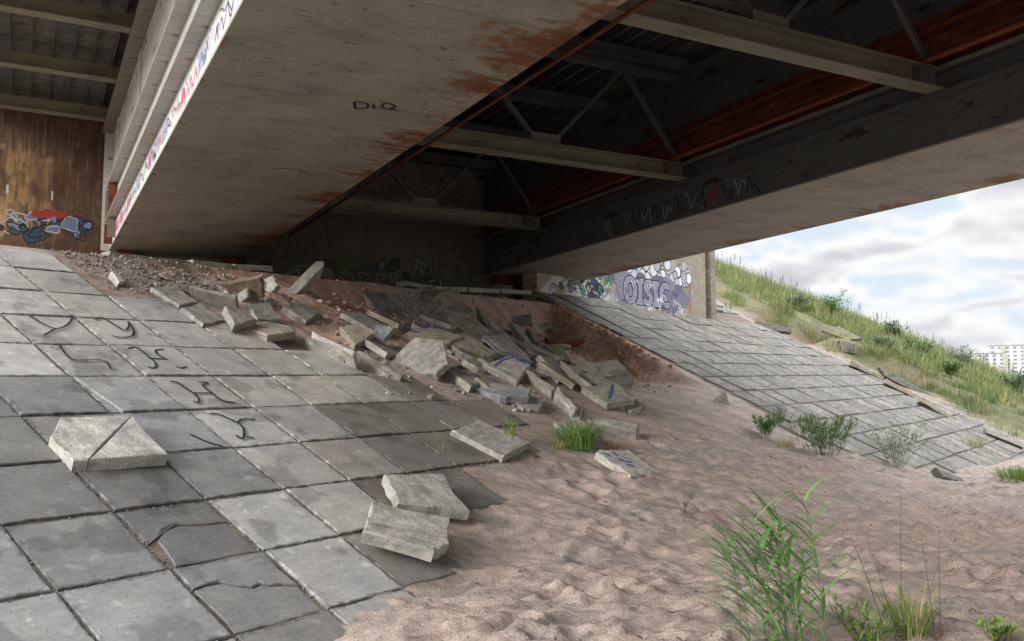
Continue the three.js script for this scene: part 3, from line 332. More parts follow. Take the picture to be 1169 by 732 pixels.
// surface of the near paving in slope metres, so that damp patches and stains run on across the joints: u -4..8, v -1.5..10.5
const DAMP = { '-2,5': 0.8, '-1,5': 0.86, '-2,4': 0.8, '-1,4': 0.84, '-3,5': 0.8, '-2,6': 0.78, '-1,6': 0.80, '-3,6': 0.82, '-2,7': 0.88, '-1,7': 0.78, '-3,7': 0.9, '-3,8': 0.95, '-2,8': 0.95, '-1,8': 0.86, '-1,9': 0.9, '0,6': 0.88, '0,5': 0.93, '3,5': 0.80, '4,5': 0.80, '5,5': 0.82, '3,6': 0.78, '4,6': 0.8, '5,6': 0.82, '6,5': 0.82, '2,7': 0.76, '3,7': 0.78, '1,8': 0.86, '5,4': 0.86, '2,6': 0.96 };
const pavingTex = (() => {
  const tone = {}, r = rngOf(321), N = 2048, S = 12;
  const t = texture(N, N, (a, b) => {
    const u = a * S - 4, v = b * S - 1.5, i = Math.floor(u), j = Math.floor(v), key = i + ',' + j, q = tone[key] ??= { k: (DAMP[key] ?? 1) ** 1.55 * (0.96 + r() * 0.09), o: r() * 90, w: (r() - 0.5) * 0.03 };
    const fu = u - i, fv = v - j, ed = Math.min(fu, 1 - fu, fv, 1 - fv);
    const big = fbm(u * 0.55 + 20, v * 0.55 + 7, 4), mid = fbm(u * 2.3 + 3, v * 2.3 + 50, 4), own = fbm(u * 3.1 + q.o, v * 3.1, 4), fine = fbm(u * 17, v * 17, 3), grain = pn(u * 61, v * 61), streak = fbm(u * 3 + q.o, v * 24 + q.o, 3);
    let k = 0.605 * q.k * (1 + 0.13 * big + 0.10 * mid + 0.10 * own + 0.07 * fine + 0.08 * grain + 0.06 * streak);
    const stain = ss(0.16, 0.34, fbm(u * 1.3 + 61, v * 1.3 + 12, 5)); k *= 1 - 0.17 * stain;                               // old damp marks with a hard outline
    const lich = ss(0.34, 0.5, fbm(u * 5 + 33, v * 5 + 81, 4)); k *= 1 + 0.13 * lich;
    const dirt = ss(0.055, 0.0, ed + 0.05 * fbm(u * 9, v * 9 + 5, 3)); k *= 1 - 0.30 * dirt;                                // soil creeping out of the joints
    const worn = ss(0.045, 0.02, ed) * ss(0.05, 0.3, fbm(u * 6 + 11, v * 6 + 2, 3)); k = mix(k, k * 1.25, worn);             // chipped pale rims
    const speck = pn(u * 38 + 9, v * 38); if (speck > 0.46) k *= 0.72;
    const warm = 0.026 + q.w * 0.6 + 0.02 * mid + (i >= 2 && j >= 4 ? 0.022 * ss(1, 0.9, q.k) : 0) - (i < 1 && j > 3 ? 0.012 : 0);
    return [k * (1 + warm), k, k * (1 - warm * 1.3)];
  });
  t.wrapS = t.wrapT = THREE.ClampToEdgeWrapping; return t;
})();
M.paving = new THREE.MeshStandardMaterial({ map: pavingTex, bumpMap: pavingTex, bumpScale: 0.012, roughness: 0.92 });
const slabGeos = (w, h, n, seed) => { const r = rngOf(seed); return Array.from({ length: n }, () => prism([[-w / 2, -h / 2], [w / 2, -h / 2], [w / 2, h / 2], [-w / 2, h / 2]].map(([x, y]) => [x + (r() - 0.5) * 0.012, y + (r() - 0.5) * 0.012]), 0.12, { r, jag: 0.022, seg: 4, bevel: 0.016 })); };
{
  const left = new THREE.Group(); left.name = 'slope_paving'; scene.add(left); structure(left, 'near slope paved with worn square concrete slabs, black letters sprayed on some');
  const slabs = {}, r = rngOf(12);
  for (let j = -1; j <= 11; j++) for (let i = -7; i < MAXI[j]; i++) {
    const key = i + ',' + j, uc = i + 0.5, vc = j + 0.5, inMap = i >= -4 && j < 10, map = inMap ? (x, y) => [(uc + x + 4) / 12, (vc - y + 1.5) / 12] : null, w = 0.487, h = 0.489, c = () => (r() - 0.5) * 0.012;
    let pieces = [[[-w + c(), -h + c()], [w + c(), -h + c()], [w + c(), h + c()], [-w + c(), h + c()]]];
    if (key === '-1,7') pieces = [[[-0.478, -0.1], [-0.36, -0.02], [-0.22, 0.12], [-0.06, 0.15], [0.2, 0.09], [0.478, 0.06], [0.478, 0.484], [-0.478, 0.484]], [[-0.37, -0.06], [-0.22, 0.085], [-0.05, 0.135], [0.2, 0.077], [0.478, 0.047], [0.478, -0.484], [-0.43, -0.484]]];
    if (key === '-1,8') pieces = [[[-0.478, 0.16], [-0.34, 0.2], [-0.2, 0.19], [-0.06, 0.08], [0.05, 0.03], [0.14, 0.05], [0.22, 0.0], [0.34, -0.02], [0.478, -0.09], [0.478, 0.484], [-0.478, 0.484]], [[-0.478, 0.154], [-0.34, 0.193], [-0.2, 0.182], [-0.06, 0.07], [0.05, 0.018], [0.14, 0.04], [0.22, -0.008], [0.34, -0.028], [0.478, -0.098], [0.478, -0.484], [-0.478, -0.484]]];
    if (key === '0,4') pieces = [[[-0.478, 0.484], [0.478, 0.484], [0.478, -0.484], [-0.35, -0.484]], [[-0.478, 0.46], [-0.365, -0.484], [-0.478, -0.484]]];
    pieces.forEach((p, k) => { const s = mesh('slab', prism(p, 0.12, { r, jag: 0.017, seg: 4, bevel: 0.009, map }), inMap ? M.paving : SHADE.greyC, left); placeOnSlope(s, uc + (r() - 0.5) * 0.012, vc + (r() - 0.5) * 0.012, (r() - 0.5) * 0.018 - (k ? 0.012 : 0), (r() - 0.5) * 0.014, (r() - 0.5) * 0.012, (r() - 0.5) * 0.014 + (k ? 0.015 : 0)); slabs[key] = slabs[key] ?? s; });
  }
  for (const L of LETTERS) {                       // sprayed strokes belong to the slab they lie on
    const uc = L.reduce((q, p) => q + p[0], 0) / L.length, vc = L.reduce((q, p) => q + p[1], 0) / L.length, s = slabs[Math.floor(uc) + ',' + Math.floor(vc)]; if (!s) continue;
    const k = mesh('painted_stroke', ribbon(L.map(([u, v]) => [u, -v]), 0.034, 0.0), M.sprayBlack, s); s.updateMatrix();
    const world = new THREE.Matrix4().compose(onPlane(0, 0, 0.016), slopeQuat, new THREE.Vector3(1, 1, 1)); new THREE.Matrix4().copy(s.matrix).invert().multiply(world).decompose(k.position, k.quaternion, k.scale);
  }
  const far = new THREE.Group(); far.name = 'slope_paving_far'; scene.add(far); structure(far, 'far slope of pale weathered slabs in rows running down to the sand');
  const pitch = 0.925, GR = slabGeos(0.935, pitch - 0.055, 12, 77), gr = [SHADE.farA, SHADE.farB, SHADE.farC, SHADE.farA, SHADE.farD, SHADE.farB];
  for (let j = 0; j < 15; j++) { const v0 = -2.3 + j * pitch, uu = uEdge(v0 + 0.4); for (let i = -1; i < 19; i++) {
    const u = 18.35 - 0.07 * (v0 + 2.3) + i * 0.985 + (r() - 0.5) * 0.03; if (u - 0.5 < uu - 0.55) continue; if (u > uRight(v0) - 0.2) break; if (v0 < -1.9 && u > 24) continue;
    const s = mesh('slab', GR[Math.floor(r() * GR.length)], gr[Math.floor(r() * gr.length)], far), lip = u < uu + 0.6 ? 0.03 : 0;
    placeOnSlope(s, u, v0 + pitch / 2, (r() - 0.5) * 0.03 - 0.005, Math.floor(r() * 2) * Math.PI + (r() - 0.5) * 0.016, (r() - 0.5) * 0.03, (r() - 0.5) * 0.03 + lip); } }
  for (let j = 0; j < 5; j++) for (let i = 0; i < 5; i++) { const s = mesh('slab', GR[Math.floor(r() * GR.length)], gr[Math.floor(r() * gr.length)], far); placeOnSlope(s, 31 + i * 0.985 - j * 0.1, -6.7 + j * pitch, 0.02 + (r() - 0.5) * 0.09, (r() - 0.5) * 0.05, (r() - 0.5) * 0.1, (r() - 0.5) * 0.1); }
}

// ---------------------------------------------------------------- loose slabs
{
  const r = rngOf(5);
  const half = (poly, [[ax, ay], [bx, by]], sg) => { const L = Math.hypot(bx - ax, by - ay), nx = -(by - ay) / L * sg, ny = (bx - ax) / L * sg, f = ([px, py]) => (px - ax) * nx + (py - ay) * ny - 0.003, out = []; poly.forEach((p, i) => { const q = poly[(i + 1) % poly.length], a = f(p), b = f(q); if (a >= 0) out.push(p); if (a * b < 0) out.push([p[0] + (q[0] - p[0]) * a / (a - b), p[1] + (q[1] - p[1]) * a / (a - b)]); }); return out; };
  for (const [label, c, x, n, d, shade, poly, strokes] of LOOSE) {
    const kind = /kerb along/.test(label) ? 'kerb_stone' : /beam/.test(label) && /long pale/.test(label) ? 'concrete_beam' : /block|cube/.test(label) ? 'concrete_block' : /plank at/.test(label) ? 'concrete_plank' : 'concrete_slab';
    const s = mesh(kind, (/dark crack/.test(label) ? mergeGeometries([half(poly, CRACK, 1), half(poly, CRACK, -1)].map((p) => prism(p, d, { r, jag: 0.014, bevel: 0.01 }))) : prism(poly, d, { r, jag: 0.035, seg: 5, bevel: 0.016 })), SHADE[shade]);
    const X = new THREE.Vector3(...x).normalize(), Z = new THREE.Vector3(...n).normalize(), Y = new THREE.Vector3().crossVectors(Z, X).normalize(); X.crossVectors(Y, Z);
    s.quaternion.setFromRotationMatrix(new THREE.Matrix4().makeBasis(X, Y, Z)); s.position.set(c[0], c[1] + EYE, c[2]);
    tag(s, label, kind === 'kerb_stone' ? 'kerb' : kind === 'concrete_beam' ? 'beam' : kind === 'concrete_block' ? 'block' : kind === 'concrete_plank' ? 'plank' : 'slab', kind === 'kerb_stone' ? 'border kerbs of the far paving' : 'loose slabs of the collapsed paving');
    s.userData.kind = 'thing';
    for (const q of strokes ?? []) mesh('painted_stroke', ribbon(q, 0.06, 0.004), M.sprayBlue, s);
  }
  // broken pieces that show between and under the slabs of the heap
  const pieces = Array.from({ length: 7 }, () => { const n = 4 + Math.floor(r() * 2), a0 = r() * 6; return prism(Array.from({ length: n }, (_, k) => { const a = a0 + k / n * 6.283 + (r() - 0.5) * 0.5, q = 0.24 + r() * 0.26; return [Math.cos(a) * q * 1.25, Math.sin(a) * q]; }), 0.12, { r, jag: 0.03, seg: 4, bevel: 0.015 }); });
  const used = new Set(), words = ['grey', 'dull grey', 'greenish', 'pale', 'tan', 'dark'];
  const mats = [SHADE.mid, SHADE.greyC, SHADE.green, SHADE.pale, SHADE.tan, SHADE.dark];
  for (let k = 0; k < 26; k++) {
    const w = r(), u = 7.6 + w * 8.0 + (r() - 0.5) * 1.2, v = mix(3.2, 0.8, w) + (r() - 0.5) * 4.2; if (v < -0.8 || v > 6.3 || u > uEdge(v) - 0.8) continue;
    const spot = ' slab fragment wedged low ' + (u < 10 ? 'near the five-sided slab' : u < 12.5 ? 'in the middle of the heap' : 'at the right heap end') + (v < 1.5 ? ' by the crest' : v < 3.5 ? '' : ' by the sand'), m = [0, 1, 2, 3, 4, 5].map((q) => (q + k) % 6).find((q) => !used.has(words[q] + spot)); if (m === undefined) continue; used.add(words[m] + spot);
    const s = mesh('slab_fragment', pieces[k % 7], mats[m]); s.position.copy(groundPoint(u, v, 0.09 + r() * 0.12)); s.quaternion.copy(slopeQuat).multiply(new THREE.Quaternion().setFromEuler(new THREE.Euler((r() - 0.5) * 0.35, (r() - 0.5) * 0.35, r() * 6.3)));
    tag(s, words[m] + spot, 'fragment', 'slab fragments in the heap'); s.userData.kind = 'thing';
  }
  // whole slabs that slid down in tilted rows and lie between the ones above
  const whole = Array.from({ length: 6 }, () => prism([[-0.46, -0.46], [0.44 - r() * 0.2, -0.46], [0.46, -0.3 + r() * 0.1], [0.46, 0.46], [-0.46 + r() * 0.15, 0.46]], 0.11, { r, jag: 0.03, seg: 4, bevel: 0.014 })), hues = [['pale', SHADE.pale], ['grey', SHADE.mid], ['greenish', SHADE.green], ['tan', SHADE.tan]];
  const rows = [[6.6, 2.6], [7.6, 1.0], [8.3, 2.6], [9.0, 0.2], [9.3, 1.7], [9.6, 3.2], [10.4, 0.9], [10.7, 2.3], [11.2, -0.2], [11.4, 3.4], [11.9, 1.5], [12.2, 0.3], [12.5, 2.7], [13.1, 1.1], [13.3, 3.7], [13.7, -0.1], [13.9, 2.1], [14.5, 0.8], [14.7, 3.0], [15.3, 1.6], [12.0, 4.4], [10.3, 4.2]];
  rows.forEach(([u, v], k) => { const place = ' flat slab slid between larger slabs, ' + (u < 9.2 ? 'left' : u < 11.8 ? 'centre' : u < 13.8 ? 'right' : 'far right') + ' of the heap ' + (v < 0.6 ? 'near the crest' : v < 2 ? 'halfway up' : v < 3 ? 'lower down' : 'at its foot'), h = hues.map((_, q) => hues[(k + q) % 4]).find((q) => !used.has(q[0] + place)) ?? hues[k % 4], s = mesh('slid_slab', whole[k % 6], h[1]); used.add(h[0] + place); s.position.copy(groundPoint(u + (r() - 0.5) * 0.3, v, 0.10 + r() * 0.05)); s.quaternion.copy(slopeQuat).multiply(new THREE.Quaternion().setFromEuler(new THREE.Euler((r() - 0.5) * 0.3, 0.12 + (r() - 0.5) * 0.3, 0.35 + (r() - 0.5) * 0.5)));
    tag(s, h[0] + place, 'slab', 'slabs slid down the washout'); s.userData.kind = 'thing'; });
}

// ---------------------------------------------------------------- bridge: local x across it, y up from the eye, z back from the abutment (l = -z)
const SKEW = THREE.MathUtils.degToRad(27.9), B = 4.37, L1 = 27.3, L0 = -48;
function bridgeFrame(o, dip = -0.0075) { o.position.set(0, EYE, 0); o.rotation.order = 'YXZ'; o.rotation.set(dip, SKEW, 0); return o; }
function canvasTexture(w, h, draw) { const c = document.createElement('canvas'); c.width = w; c.height = h; const g = c.getContext('2d'); draw(g, w, h); const t = new THREE.CanvasTexture(c); t.colorSpace = THREE.SRGBColorSpace; t.wrapS = t.wrapT = THREE.ClampToEdgeWrapping; t.magFilter = THREE.LinearFilter; return t; }
function scribble(g, r, x, y, w, h, color, lw, n = 7) { g.strokeStyle = color; g.lineWidth = lw; g.lineCap = 'round'; g.lineJoin = 'round'; g.beginPath(); g.moveTo(x, y + h * r()); for (let i = 1; i <= n; i++) g.quadraticCurveTo(x + w * (i - 0.5 + (r() - 0.5) * 0.9) / n, y + h * (r() * 1.3 - 0.15), x + w * i / n, y + h * r()); g.stroke(); }
function blob(g, r, x, y, w, h, fill, line, lw) { g.beginPath(); const n = 9, P = Array.from({ length: n }, (_, i) => { const a = i / n * 6.283, q = 0.16 + r() * 0.45; return [x + Math.cos(a) * w * q, y + Math.sin(a) * h * q]; }); for (let i = 0; i < n; i++) { const a = P[i], b = P[(i + 1) % n], m = [(a[0] + b[0]) / 2, (a[1] + b[1]) / 2]; if (!i) g.moveTo(...m); else g.quadraticCurveTo(a[0], a[1], ...m); } g.quadraticCurveTo(P[0][0], P[0][1], (P[0][0] + P[1][0]) / 2, (P[0][1] + P[1][1]) / 2); if (fill) { g.fillStyle = fill; g.fill(); } if (line) { g.strokeStyle = line; g.lineWidth = lw; g.stroke(); } }
function speckle(g, r, w, h, n, colors, size) { for (let i = 0; i < n; i++) { g.fillStyle = colors[Math.floor(r() * colors.length)]; g.globalAlpha = 0.03 + r() * 0.09; const s = size * (0.2 + r()); g.fillRect(r() * w, r() * h, s * (0.4 + r()), s * (0.4 + r())); } g.globalAlpha = 1; }
{
  const bridge = bridgeFrame(thing('bridge', 'steel box girder bridge with rusty underside crossing overhead', 'bridge'));
  const zb = (l) => -l;
  const girder = (a0, a1, fl) => {
    const g = new THREE.Group(); g.name = 'box_girder'; bridge.add(g);
    const f = ubox(a1 - a0, 0.035, L1 - L0), uvs = f.attributes.uv; for (let i = 12; i < 16; i++) uvs.setXY(i, f.attributes.position.getX(i) / (a1 - a0) + 0.5, f.attributes.position.z ?? f.attributes.position.getZ(i) / 14);
    f.translate((a0 + a1) / 2, B + 0.0175, -(L0 + L1) / 2); mesh('bottom_flange', f, fl, g); return g;
  };
  const LA = 1.92, LB = 5.5, RA = 13.4, RB = 16.75, top = B + 3.3;
  const GL = girder(LA - 0.012, LB + 0.06, M.flange), GR = girder(RA - 0.06, RB + 0.06, M.flangeOuter);
  const web = (g, a, mat) => mesh('web', boxAt(a, a + 0.02, B + 0.036, top, zb(L1), zb(L0), 4), mat, g);
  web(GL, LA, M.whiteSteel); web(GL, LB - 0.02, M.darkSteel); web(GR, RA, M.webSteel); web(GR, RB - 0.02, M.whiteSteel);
  // longitudinal ribs of the webs: [girder, web a, side, height, reach, material]
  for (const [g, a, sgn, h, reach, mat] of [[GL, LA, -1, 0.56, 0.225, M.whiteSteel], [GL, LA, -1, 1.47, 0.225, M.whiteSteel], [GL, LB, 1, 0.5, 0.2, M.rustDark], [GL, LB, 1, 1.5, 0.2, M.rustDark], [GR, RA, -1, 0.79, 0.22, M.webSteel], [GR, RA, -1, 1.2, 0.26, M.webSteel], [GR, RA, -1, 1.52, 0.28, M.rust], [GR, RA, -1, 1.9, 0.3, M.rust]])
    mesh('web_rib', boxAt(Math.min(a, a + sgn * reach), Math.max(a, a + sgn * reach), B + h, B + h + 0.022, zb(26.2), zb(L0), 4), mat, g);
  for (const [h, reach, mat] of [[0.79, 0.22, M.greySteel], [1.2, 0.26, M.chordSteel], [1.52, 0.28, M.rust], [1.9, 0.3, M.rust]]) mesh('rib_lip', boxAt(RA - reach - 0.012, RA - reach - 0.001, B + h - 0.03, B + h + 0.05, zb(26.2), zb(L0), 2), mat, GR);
  mesh('rust_band', boxAt(RA - 0.008, RA - 0.002, B + 1.25, B + 2.25, zb(L1), zb(L0), 2), M.rustDark, GR);
  mesh('top_flange', boxAt(LA - 0.30, LA + 0.02, top + 0.002, top + 0.04, zb(L1), zb(L0), 4), M.beigeSteel, GL);
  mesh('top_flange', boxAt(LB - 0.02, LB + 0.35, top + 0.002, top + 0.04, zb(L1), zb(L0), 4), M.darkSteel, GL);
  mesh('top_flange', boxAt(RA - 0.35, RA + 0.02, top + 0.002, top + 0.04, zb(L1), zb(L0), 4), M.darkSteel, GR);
  for (const l of [26.35, 25.3]) { mesh('end_stiffener', boxAt(LA - 0.21, LA - 0.002, B + 0.04, B + 0.555, zb(l) - 0.02, zb(l) + 0.02, 1), l > 26 ? M.rust : M.beigeSteel, GL); mesh('end_stiffener', boxAt(LA - 0.21, LA - 0.002, B + 0.585, B + 1.465, zb(l) - 0.02, zb(l) + 0.02, 1), l > 26 ? M.beigeSteel : M.rust, GL); }
  mesh('end_plate', boxAt(LA - 0.22, LA + 0.3, B + 0.0, top, zb(L1) - 0.06, zb(L1) - 0.01, 3), M.whiteSteel, GL);
  for (let l = 5.2; l < 26; l += 5.1) mesh('splice_plate', boxAt(LA - 0.034, LA - 0.002, B + 1.52, top - 0.05, zb(l) - 0.2, zb(l) + 0.2, 2), M.whiteSteel, GL);
  // sprayed tags along the lowest band of the fascia
  const r = rngOf(31), cols = ['#16161c', '#2a2a33', '#1b2340', '#b3274f', '#3b2a55', '#20242c', '#7b2a3a', '#23384f'];
  const tags = canvasTexture(2048, 64, (g, w, h) => { g.fillStyle = '#c9cbca'; g.fillRect(0, 0, w, h); speckle(g, r, w, h, 3000, ['#ffffff', '#8a857a', '#6b5540'], 10); let x = 10; while (x < w - 60) { const ww = 30 + r() * 90; if (r() < 0.96) { const k = cols[Math.floor(r() * cols.length)]; for (let q = 0; q < 2; q++) scribble(g, r, x, 10, ww, 44, k, 2.2 + r() * 2.5, 4 + Math.floor(r() * 5)); if (r() < 0.35) { g.globalAlpha = 0.6; g.fillStyle = ['#cf4b76', '#8f93b8', '#f0f0f2'][Math.floor(r() * 3)]; g.fillRect(x, 14, ww * 0.7, 36); g.globalAlpha = 1; } } x += ww + 8; } });
  { const p = new THREE.PlaneGeometry(20.5, 0.5); mesh('tagged_band', p, new THREE.MeshStandardMaterial({ map: tags, roughness: 0.7, side: THREE.DoubleSide }), GL); const m = GL.children.at(-1); m.rotation.y = -Math.PI / 2; m.position.set(LA - 0.005, B + 0.292, zb(15.9)); }
  const tagStroke = (g, pts, w, mat, at, rot) => { const m = mesh('painted_stroke', ribbon(pts, w, 0), mat, g); m.position.set(...at); m.rotation.set(...rot); };
  // lettering under the near girder: D I Q
  const D = [[[0, 0], [0, 0.42]], [[0, 0], [0.22, 0.08], [0.24, 0.32], [0, 0.42]], [[0.36, 0.02], [0.36, 0.3]], [[0.35, 0.4], [0.37, 0.42]], [[0.5, 0.2], [0.6, 0.42], [0.76, 0.24], [0.64, 0.04], [0.5, 0.2]], [[0.66, 0.14], [0.82, -0.04]]];
  for (const q of D) tagStroke(GL, q.map(([x, y]) => [x * 0.75, y * 0.75]), 0.045, M.sprayBlack, [4.1, B - 0.004, zb(12.6)], [Math.PI / 2, 0, 0.35]);
  for (let k = 0; k < 5; k++) { const a = 2.3 + r() * 3.0, l = 13 + r() * 12, pts = Array.from({ length: 6 }, (_, i) => [i * 0.13, (r() - 0.5) * 0.3]); tagStroke(GL, pts, 0.03, M.sprayBlack, [a, B - 0.004, zb(l)], [Math.PI / 2, 0, 0.05]); }
  M.sprayPale = std([0.25, 0.3, 0.38]); M.sprayPale.side = THREE.DoubleSide; M.sprayRed = std([0.3, 0.04, 0.05]); M.sprayRed.side = THREE.DoubleSide;
  for (let k = 0; k < 14; k++) { const l = 14.6 + k * 0.42, pts = Array.from({ length: 6 }, (_, i) => [i * 0.08, (r() - 0.5) * 0.5]); tagStroke(GR, pts, 0.035, k === 3 ? M.sprayRed : k % 2 ? M.sprayPale : M.sprayBlack, [RA - 0.006, B + 0.36, zb(l)], [0, -Math.PI / 2, 0]); }
  // deck with its ribs and floor beams
  const EL = -1.3, ER = 17.8;
  mesh('deck', boxAt(EL, ER, B + 3.95, B + 4.25, zb(32), zb(L0), 3), M.deck, bridge);
  mesh('edge_beam', boxAt(EL - 0.25, EL - 0.003, B + 3.6, B + 4.4, zb(L1), zb(L0), 3), M.beigeSteel, bridge);
  const ribGeo = boxAt(-0.006, 0.006, B + 3.72, B + 3.948, zb(L1), zb(L0), 4);
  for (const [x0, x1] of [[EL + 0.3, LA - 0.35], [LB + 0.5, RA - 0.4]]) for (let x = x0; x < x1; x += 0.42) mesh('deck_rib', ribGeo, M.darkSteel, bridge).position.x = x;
  for (let k = -8; k <= 5; k++) {
    const l = 9.8 + 3.3 * k; if (l > L1) continue;
    for (const [x0, x1] of [[EL + 0.01, LA - 0.01], [LB + 0.01, RA - 0.01]]) {
      const fb = new THREE.Group(); fb.name = 'floor_beam'; bridge.add(fb);
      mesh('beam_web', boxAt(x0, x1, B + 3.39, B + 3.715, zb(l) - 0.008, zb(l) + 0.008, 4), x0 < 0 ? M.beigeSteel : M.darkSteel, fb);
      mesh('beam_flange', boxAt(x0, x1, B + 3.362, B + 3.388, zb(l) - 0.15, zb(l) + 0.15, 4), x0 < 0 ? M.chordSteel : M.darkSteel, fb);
    }
  }
  for (let k = -6; k <= 2; k++) {                   // cross frames between the girders
    const l = 9.75 + 6.6 * k, z = zb(l), fr = new THREE.Group(); fr.name = 'cross_frame'; bridge.add(fr);
    const y0 = B + 0.82, y1 = B + 1.16, yt = B + 3.1;
    mesh('bottom_chord', mergeGeometries([boxAt(LB + 0.01, RA - 0.31, y0, y0 + 0.024, z - 0.17, z + 0.17, 4), boxAt(LB + 0.01, RA - 0.31, y0 + 0.025, y1 - 0.021, z - 0.011, z + 0.011, 4), boxAt(LB + 0.01, RA - 0.31, y1 - 0.02, y1, z - 0.17, z + 0.17, 4)]), M.chordSteel, fr);
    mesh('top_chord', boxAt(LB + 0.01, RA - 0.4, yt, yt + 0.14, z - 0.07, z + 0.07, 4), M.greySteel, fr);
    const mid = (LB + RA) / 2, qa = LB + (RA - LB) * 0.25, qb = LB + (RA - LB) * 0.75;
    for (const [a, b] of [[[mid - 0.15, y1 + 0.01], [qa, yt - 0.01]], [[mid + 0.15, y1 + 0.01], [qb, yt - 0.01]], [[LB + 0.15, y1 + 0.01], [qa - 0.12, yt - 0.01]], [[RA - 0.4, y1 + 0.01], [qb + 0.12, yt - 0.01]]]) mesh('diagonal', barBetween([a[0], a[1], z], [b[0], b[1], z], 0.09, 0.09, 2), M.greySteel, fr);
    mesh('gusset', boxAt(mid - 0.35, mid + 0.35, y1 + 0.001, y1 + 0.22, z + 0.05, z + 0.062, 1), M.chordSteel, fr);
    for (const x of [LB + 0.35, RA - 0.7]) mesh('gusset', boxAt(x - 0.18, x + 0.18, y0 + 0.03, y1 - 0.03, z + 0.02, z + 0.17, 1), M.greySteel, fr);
  }
  for (const [x, y, rad, mat] of [[6.75, B + 0.75, 0.035, M.rustDark], [12.75, B + 1.25, 0.05, M.rust]]) { const g = new THREE.CylinderGeometry(rad, rad, L1 - L0 - 1, 18, 1).rotateX(Math.PI / 2); mesh('service_pipe', g, mat, bridge).position.set(x, y, -(L0 + L1) / 2); }
  mesh('parapet', boxAt(ER - 0.3, ER, B + 4.252, B + 5.2, zb(32), zb(L0), 3), M.beigeSteel, bridge);
  mesh('parapet', boxAt(EL, EL + 0.3, B + 4.252, B + 5.2, zb(32), zb(L0), 3), M.beigeSteel, bridge);
}

// ---------------------------------------------------------------- abutment and wing wall
const streakTex = canvasTexture(1024, 1024, (g, w, h) => {       // rusty wall left of the girder, about 8 x 8 m
  const r = rngOf(57); g.fillStyle = '#4c3b2b'; g.fillRect(0, 0, w, h); speckle(g, r, w, h, 5000, ['#8f6f49', '#3d2a1c', '#b28d5f', '#2a2420'], 34);
  for (let i = 0; i < 700; i++) { const x = r() * w, y = r() * h * 0.8, L = 30 + r() * 260, ww = 2 + r() * 9, gr = g.createLinearGradient(0, y, 0, y + L), c = ['44,26,16', '90,44,20', '184,147,95', '208,177,132', '58,34,22', '122,60,26'][Math.floor(r() * 6)]; gr.addColorStop(0, 'rgba(' + c + ',0)'); gr.addColorStop(0.3, 'rgba(' + c + ',' + (0.1 + r() * 0.25).toFixed(2) + ')'); gr.addColorStop(1, 'rgba(' + c + ',0)'); g.fillStyle = gr; g.fillRect(x, y, ww, L); }
  for (let i = 0; i < 260; i++) { g.globalAlpha = 0.06 + r() * 0.16; const right = r() < 0.5; g.fillStyle = right ? ['#3a1d12', '#4d2414', '#22150f'][i % 3] : ['#c9a26a', '#d8bb8a', '#a97b45'][i % 3]; g.beginPath(); g.ellipse(right ? w * (0.5 + r() * 0.5) : r() * w * 0.55, right ? r() * h * 0.75 : h * (0.25 + r() * 0.45), 8 + r() * 50, 10 + r() * 70, (r() - 0.5) * 0.6, 0, 7); g.fill(); } g.globalAlpha = 1;
  g.fillStyle = '#b5b0a4'; g.fillRect(w * 0.22, h * 0.44, 18, 42); g.fillRect(w * 0.55, h * 0.45, 14, 46);
  for (let i = 0; i < 44; i++) { const x = r() * w * 0.85, y = h * (0.57 + r() * 0.1), q = 70 + r() * 110; blob(g, r, x, y, q, q * 0.55, ['#2f3d58', '#5f6b84', null, '#3d4a3d', null, '#6f768c'][i % 6], ['#14161c', '#9a9ca4', '#1b2233'][i % 3], 4 + r() * 4); }
  for (let i = 0; i < 5; i++) scribble(g, r, w * 0.42, h * 0.545, w * 0.25, 36, '#8f2a26', 10 + r() * 8, 4);
});
const dimTex = canvasTexture(2048, 512, (g, w, h) => { const r = rngOf(58); g.fillStyle = '#6a655b'; g.fillRect(0, 0, w, h); speckle(g, r, w, h, 7000, ['#8c877b', '#3c3935', '#565040'], 30);
  for (let i = 0; i < 110; i++) { const c = ['#7f8278', '#4a4844', '#5d6a52', '#8a897f', '#46474a', '#6d5a4c', '#56666a'][i % 7], x = r() * w, y = h * (0.45 + r() * 0.4), q = 50 + r() * 80; blob(g, r, x, y, q, q * 0.9, i % 3 ? null : c, i % 3 ? c : '#3c3a36', 3 + r() * 4); if (i % 4 === 0) blob(g, r, x, y, q * 0.4, q * 0.4, null, '#22242a', 3); }
  g.fillStyle = '#3f8a35'; for (let i = 0; i < 9; i++) { g.beginPath(); g.ellipse(120 + r() * 90, h * 0.62 + r() * 60, 14 + r() * 22, 10 + r() * 18, r() * 3, 0, 7); g.fill(); } for (let i = 0; i < 6; i++) blob(g, r, 360 + i * 90, h * 0.6, 70, 60, null, '#a5a69c', 4); });
